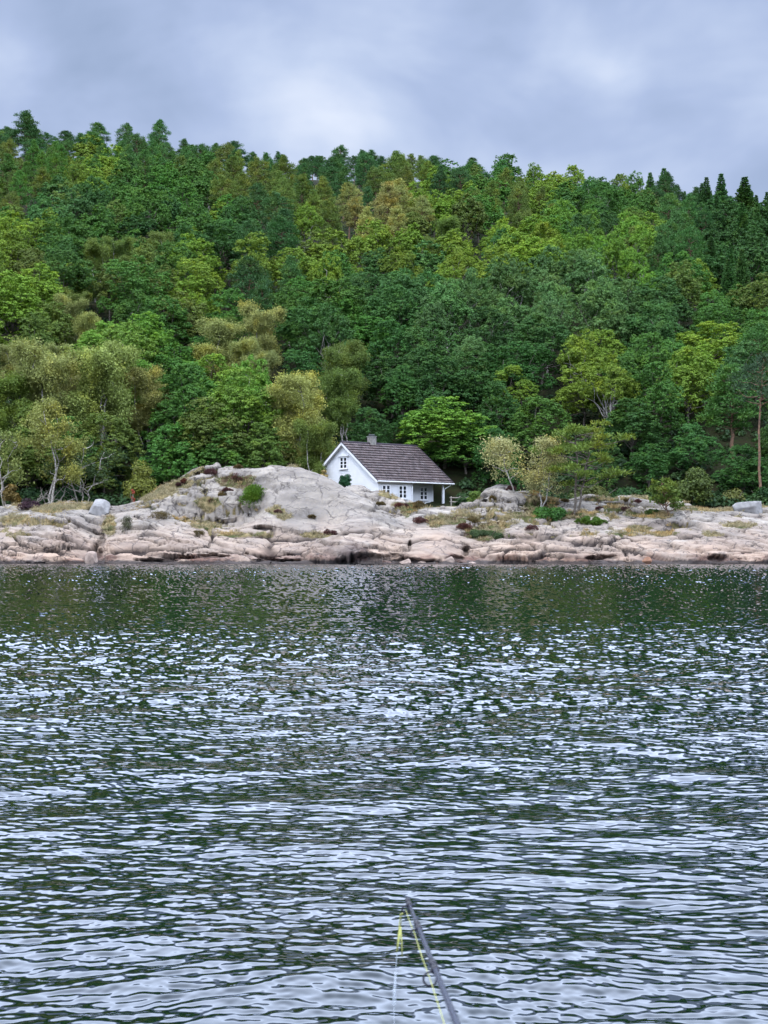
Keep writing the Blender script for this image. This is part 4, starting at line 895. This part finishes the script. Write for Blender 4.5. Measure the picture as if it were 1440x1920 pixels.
bushy_at('garden_shrub', 'grey green scrub in the cleft beside the perched boulder', 'shrub', 236, 998, 20, 46, (.10, .10, .05), nl=1500, leaf=.05, lobes=16)
for k, (px, wp, hp, c_) in enumerate(((60, 34, 34, (.03, .07, .02)), (130, 36, 40, (.03, .075, .025)), (330, 30, 40, (.05, .10, .02)), (385, 34, 40, (.035, .08, .022)), (940, 26, 40, (.03, .08, .02)), (1180, 34, 40, (.035, .09, .02)), (1225, 24, 34, (.05, .1, .02)), (1425, 26, 44, (.03, .08, .02)), (870, 22, 34, (.03, .07, .02)))):
    where = ['left of the dead branches', 'behind the dead branches', 'behind the left end of the hump', 'behind the top of the hump', 'behind the knoll with the birches', 'between the pines', 'left of the olive young tree', 'beside the tall bare pine trunk', 'behind the wooden fence'][k]
    Yb = 153.5; bz_ = float(hill_z(np.array((px - 720) / 2884 * Yb), np.array(Yb)))
    bushy('forest_edge_bush', 'dark green bush ' + where, 'bush', px, HOR - (bz_ - CAMH) / Yb * 2884, wp, hp, Yb, c_, nl=2600, leaf=.12, group='bushes along the forest edge', lobes=18)
# heather cushions
HEA = [(396, 886, 11), (448, 879, 10), (447, 899, 14), (427, 919, 9), (415, 930, 10), (396, 942, 13), (372, 1004, 10), (521, 960, 8), (585, 971, 8), (619, 1001, 12), (713, 947, 8), (749, 952, 9), (762, 950, 8), (784, 979, 15), (783, 952, 15),
       (299, 972, 20), (346, 900, 6), (337, 909, 6), (959, 917, 9), (926, 937, 9), (998, 996, 12), (887, 979, 14), (1175, 940, 5), (1195, 940, 6), (1174, 953, 8), (1123, 954, 6), (1060, 940, 8), (870, 992, 16)]
side = lambda px: 'on the grey hump' if px < 540 else 'on the whaleback rock' if px < 700 else 'on the rocks below the cottage' if px < 900 else 'on the birch knoll' if px < 1010 else 'on the right hand rocks'
HEA.sort(); hc = {}
for h_ in HEA: hc.setdefault(side(h_[0]), []).append(h_)
for sd, lst in hc.items():
    for i, (px, py, wp) in enumerate(lst):
        pl = 'rightmost' if i == len(lst) - 1 else 'leftmost' if i == 0 else ORD[i] + ' from the left'
        r0 = np.random.default_rng(px); dk = r0.uniform(.8, 1.3)
        bushy_at('heather_clump', f'brown heather cushion {sd}, {pl}', 'heather', px, py + 3, wp * 1.45, wp * 1.15, (.10 * dk, .045 * dk, .04 * dk) if i % 3 else (.12 * dk, .09 * dk, .035 * dk), nl=2400, leaf=.055, lobes=12, group='heather cushions on the rocks', needle=True)
# boulders
def boulder(label, px, py_base, wpx, hpx, Y=None, seed=0, z=None, depth=.8, mt=GRANITE, group=None):
    rg_ = np.random.default_rng(seed + 31); h0 = hit(px, py_base) if Y is None else None
    if Y is None: Y = h0[1] + wpx / 2884 * 135 * .5; z = h0[2] - .1
    X, _, zz_ = P2W(px, py_base, Y); z = zz_ if z is None else z
    w_ = wpx / 2884 * Y; hh_ = hpx / 2884 * Y
    nu, nv2 = 64, 40; th = np.linspace(0, 2 * math.pi, nu, endpoint=False); ph = np.linspace(-.5 * math.pi, .5 * math.pi, nv2)
    TH, PH = np.meshgrid(th, ph); d = np.stack([np.cos(PH) * np.cos(TH), np.cos(PH) * np.sin(TH), np.sin(PH)], -1)
    r_ = np.ones(TH.shape) * .98
    for i in range(17):      # cut flat faces
        nn = unit(rg_.normal(size=3) * (1, 1, .8)); o_ = rg_.uniform(.5, .82); dd = d @ nn; r_ = np.where(dd > 0, np.minimum(r_, o_ / np.maximum(dd, .05)), r_)
    r_ = r_ * (1 + .04 * fbm(TH * 3, PH * 3, seed, 3) * np.cos(PH))
    p = d * r_[..., None] * (w_, w_ * depth, hh_ * .62) + (0, 0, hh_ * .42)
    ii = np.arange(nu * nv2).reshape(nv2, nu); ii = np.concatenate([ii, ii[:, :1]], 1)
    o = add_mesh('boulder', p.reshape(-1, 3), grid_quads(ii), None, mt, smooth=True); o.location = (X, Y, z)
    tag(o, label, 'boulder', group); return o
GREYROCK = simple('grey_boulder', (.36, .35, .345), .9, .35, 2.2, bump=.5)
PINKROCK = simple('pink_boulder', (.46, .35, .29), .9, .45, 2.0, bump=.5)
DARKROCK = simple('wet_boulder', (.17, .11, .09), .8, .5, 2.5, bump=.5)
boulder('grey perched boulder with a flat top, left rocks', 186, 969, 26, 35, seed=3, mt=GREYROCK)
boulder('large grey boulder at the far right above the slabs', 1408, 972, 37, 38, Y=147, seed=7, mt=GREYROCK)
for k, (px, w_, h_, mt, lb) in enumerate(((172, 16, 26, PINKROCK, 'reddish block at the waterline, leftmost of the shore blocks'), (725, 17, 11, DARKROCK, 'brown wet boulder at the waterline under the dark stained rock'), (760, 14, 13, PINKROCK, 'pink wedge of rock at the waterline below the cottage'),
        (792, 13, 9, PINKROCK, 'small pink stone at the waterline, second of those below the cottage'), (816, 12, 8, DARKROCK, 'low dark stone at the waterline below the split boulder'), (842, 15, 17, PINKROCK, 'upright pale boulder at the waterline, right of the low dark stone'), (866, 14, 12, DARKROCK, 'brown block at the waterline by the right hand slab'), (884, 11, 9, PINKROCK, 'small pink block at the waterline, last before the right hand slab'), (1213, 12, 16, simple('rusty_boulder', (.36, .19, .12), .9, .4, 2), 'orange rusty wedge of rock at the waterline on the right'))):
    boulder(lb, px, 1057, w_, h_, Y=130.3, seed=20 + k, z=-.15, mt=mt, group='stones along the waterline')
# ------------------------------------------------------------------ trees standing on the rocks
def special(ob, label, cat, px, py, crown, s, Y=None, rz=0, bark=None):
    h_ = onrock(px, py); Yy = h_[1] if Y is None else Y; z_ = h_[2] if Y is None else float(ground_z((px - 720) / 2884 * Y, Y)[0])
    ob.location = ((px - 720) / 2884 * Yy, Yy, z_ - .1); ob.scale = (s,) * 3; ob.rotation_euler = (0, 0, rz); tag(ob, label, cat)
    for o in kids_of(ob):
        if o.name.startswith('crown'): o.color = (*crown, 1)
        elif bark: o.data.materials[0] = bark
    return ob
special(birch_proto(301, H=6.2, rad=1.9, base=2.2, nst=1, ntwig=105, per=55, leaf=.085, lean=-1.9, spread=.1), 'straw leaved birch leaning left on the rock knoll, white crooked trunk', 'birch', 975, 930, (.38, .37, .15), 1.0)
special(birch_proto(305, H=6.9, rad=1.9, base=2.0, nst=2, ntwig=120, per=55, leaf=.085, lean=.6, spread=.25), 'straw leaved birch with two white stems, beside the double trunked pine', 'birch', 1012, 962, (.38, .37, .15), 1.0)
special(pine_proto(303, H=8.1, rad=4.2, base=.36, npad=30, per=330, multi=2, padr=(.7, 1.45), lean=.9, topflat=.3, zf=.09), 'broad olive green pine with two dark trunks on the right hand rocks', 'pine', 1080, 962, (.135, .20, .030), 1.0, rz=.1, bark=BARK)
special(pine_proto(304, H=3.4, rad=2.2, base=.32, npad=14, per=300, padr=(.45, .85), lean=-.5, topflat=.3, zf=.1), 'small leaning pine on the right hand slab', 'pine', 1256, 968, (.11, .17, .028), 1.0)
special(pine_proto(306, H=15.5, rad=3.2, base=.70, npad=20, per=260, lean=.4, wob=.008, tk=.0115), 'tall pine with a long bare orange trunk at the right edge', 'pine', 1428, 905, (.045, .085, .035), 1.0, Y=153)
special(birch_proto(307, H=10.5, rad=2.6, base=3.2, nst=2, ntwig=150, per=70, leaf=.11, spread=.25), 'slender birch with pale trunk above the left rocks', 'birch', 93, 938, (.26, .28, .07), 1.0, Y=148)
special(birch_proto(308, H=7.5, rad=2.6, base=2.8, nst=3, ntwig=80, per=60, leaf=.11, spread=.5), 'thin many stemmed birch at the far left edge', 'birch', 8, 935, (.2, .24, .06), 1.0, Y=149)
special(birch_proto(309, H=6.5, rad=3.0, base=3.0, nst=4, ntwig=60, per=60, leaf=.11, spread=.7), 'dark birch with crooked bare limbs left of the hump', 'birch', 155, 932, (.06, .10, .03), 1.0, Y=151)
# dead branches by the left boulders
db = MB(); rg_ = np.random.default_rng(9)
for i in range(16):
    a = np.array([rg_.uniform(-2.4, 2.2), rg_.uniform(-.6, .6), rg_.uniform(-.3, .1)]); L_ = rg_.uniform(1.2, 2.6); th = rg_.uniform(.15, 1.4); d = np.array([math.cos(th) * rg_.choice([-1, 1]), rg_.normal() * .3, math.sin(th)])
    p = limb(db, a, a + d * L_, .06, .012, rg_, .12, 7, 5)
    for j in range(3): limb(db, p[3 + j], p[3 + j] + unit(rg_.normal(size=3) + (0, 0, .5)) * rg_.uniform(.3, .8), .02, .006, rg_, .1, 4, 4)
o = db.build('dead_branches', DEADWOOD, None, True); h_ = onrock(72, 950); o.location = (h_[0], h_[1] + .3, h_[2] + .1); tag(o, 'tangle of bleached dead branches lying on the left rocks', 'branches')
bushy_at('bramble_bush', 'dark purple brown scrub among the dead branches on the left', 'bush', 55, 955, 26, 26, (.055, .025, .035), nl=2600, leaf=.06, lobes=18)
st_ = MB(); p0 = onrock(1103, 1010); limb(st_, (0, 0, 0), (-.35, -.3, .85), .035, .015, rg_, .05, 5, 5); limb(st_, (-.1, -.1, .3), (.3, -.2, .1), .02, .01, rg_, .05, 4, 4)
o = st_.build('driftwood_stick', DEADWOOD, None, True); o.location = tuple(p0); tag(o, 'thin bleached stick lying on the pale right hand slab', 'stick')
# wooden fence right of the cottage
fe = empty('wooden_fence', (*P2W(845, 945, 153)[:2], 5.4)); tag(fe, 'weathered two rail fence right of the porch', 'fence'); fo = np.array(fe.location)
fxs = [P2W(px, 945, 153) for px in (846, 862, 878, 896, 914)]
for p in fxs:
    q_ = MB(); q_.box(np.array([p[0], p[1], 5.75]) - fo, (.10, .10, 1.3)); q_.build('post', DEADWOOD, fe)
for zr_ in (6.25, 5.85):
    q_ = MB(); a, b2 = np.array(fxs[0]), np.array(fxs[-1]); q_.box(np.array([(a[0] + b2[0]) / 2, a[1] - .07, zr_]) - fo, (b2[0] - a[0] + .3, .04, .10)); q_.build('rail', DEADWOOD, fe)
# dry grass in the clefts
rg_ = np.random.default_rng(55)
gi = np.where((veg.ravel() > .5) & (Z.ravel() > 1.8) & (np.abs(GX.ravel()) < 40) & (GY.ravel() < 149))[0]
ntuft = 5200; pk = rg_.choice(gi, ntuft); cl = np.stack([GX.ravel()[pk], GY.ravel()[pk], Z.ravel()[pk]], 1)
PP = np.repeat(cl, 14, 0) + rg_.normal(size=(ntuft * 14, 3)) * (.09, .09, 0); DD = unit(rg_.normal(size=PP.shape) * (.55, .55, .2) + (0.1, 0, 1))
v, q = spikes(PP, DD, .30, .018, rg_)
gr_ = add_mesh('dry_grass', v, q, None, NEEDLE); gr_.color = (.32, .27, .15, 1); tag(gr_, 'straw coloured dry grass growing in the rock clefts', 'grass', kind='stuff')
# ------------------------------------------------------------------ fishing rod
ROD = simple('rod_graphite', (.055, .06, .095), .25, spec=.7); BLK = simple('rod_black', (.012, .012, .022), .35, spec=.5); LINE = simple('yellow_line', (.50, .52, .16), .5)
m, t, b = mat('clear_leader'); b.inputs['Base Color'].default_value = (.75, .82, .9, 1); b.inputs['Roughness'].default_value = .2; b.inputs['Alpha'].default_value = .3; CLEAR = m
rod = empty('fishing_rod', (.0273, 1.75, 1.392)); tag(rod, 'grey fishing rod tip pointing out over the water with yellow line', 'fishing rod')
r0 = np.array([0., 0, 0]); tipw = np.array([.0273, 1.75, 1.392]); butt = np.array([.057, 1.2, 1.424]); dv = butt - tipw
def rp(f, off=(0, 0, 0)): return dv * f + np.array([0, 0, -.012]) * (f * (1 - f)) * 4 * .0 + np.array(off)
q_ = MB(); fs = np.linspace(-.01, 1.9, 16); q_.tube([rp(f) for f in fs], np.interp(fs, [0, 1, 1.9], [.00185, .0029, .0040]), 12); q_.build('blank', ROD, rod, True)
q_ = MB(); q_.tube([rp(1.9), rp(2.5)], [.013, .014], 14); q_.tube([rp(2.5), rp(2.75)], [.009, .010], 14); q_.build('handle', BLK, rod, True)
def ring(mb, c0, r_, w_, ax):
    ax = unit(np.array(ax, float)); a = unit(np.cross(ax, (0, 0, 1))); b2 = np.cross(ax, a); th = np.linspace(0, 2 * math.pi, 22)
    mb.tube([c0 + (a * math.cos(x) + b2 * math.sin(x)) * r_ for x in th], w_, 6, cap=False)
def guide(f, r_, name):
    g_ = MB(); c0 = rp(f); h_ = r_ * 1.9; cc_ = c0 + np.array([-.0035, 0, -h_]); ring(g_, cc_, r_, .0011, dv)
    ft = unit(dv) * .016
    g_.tube([c0 - ft, c0 - ft * .4 + (-.001, 0, -.003), cc_ + (0, 0, r_)], .0010, 6); g_.tube([c0 + ft, c0 + ft * .4 + (-.001, 0, -.003), cc_ + (0, 0, r_)], .0010, 6)
    G = g_.build(name, BLK, rod, True)
    w_ = MB(); w_.tube([c0 - ft * 1.15, c0 - ft * .3], [.0031 + .0008 * f] * 2, 12); w_.tube([c0 + ft * .3, c0 + ft * 1.15], [.0033 + .0008 * f] * 2, 12); o = w_.build('wrapping', BLK, rod, True); o.parent = G
    return cc_
g0 = guide(0.02, .0040, 'tip_guide'); g1 = guide(.27, .0040, 'guide'); g2 = guide(.62, .0062, 'guide'); g3 = guide(1.25, .009, 'guide'); g4 = guide(1.75, .012, 'guide')
q_ = MB(); q_.tube([g0, (g0 + g1) / 2 + (0, 0, -.0015), g1, (g1 + g2) / 2 + (0, 0, -.002), g2, (g2 + g3) / 2 + (0, 0, -.004), g3, g4], .00042, 6); q_.build('line', LINE, rod, True)
# hanging line: braid, knot, clear leader
def scr(px, py, Y): return np.array(P2W(px, py, Y)) - tipw
q_ = MB(); q_.tube([g0 + (0, 0, -.004), scr(754, 1712, 1.75), scr(751, 1740, 1.75)], .00055, 6); q_.tube([g0 + (0, 0, -.004), scr(751, 1714, 1.75), scr(747, 1752, 1.75), scr(744, 1780, 1.75)], .0007, 6)
q_.tube([scr(751, 1738, 1.75), scr(747, 1768, 1.75), scr(744, 1785, 1.75)], .0011, 6); q_.tube([scr(751, 1738, 1.75), scr(753, 1765, 1.75), scr(754, 1794, 1.75)], .0009, 6); q_.build('hanging_line', LINE, rod, True)
q_ = MB(); q_.tube([scr(745, 1780, 1.75), scr(742, 1822, 1.75)], .0006, 6); q_.tube([scr(742, 1822, 1.75), scr(740, 1855, 1.75), scr(739, 1885, 1.75)], [.0012, .0016, .0022], 8); q_.tube([scr(739, 1885, 1.75), scr(738, 2000, 1.75), scr(738, 2300, 1.75)], .0004, 6); q_.build('leader', CLEAR, rod, True)
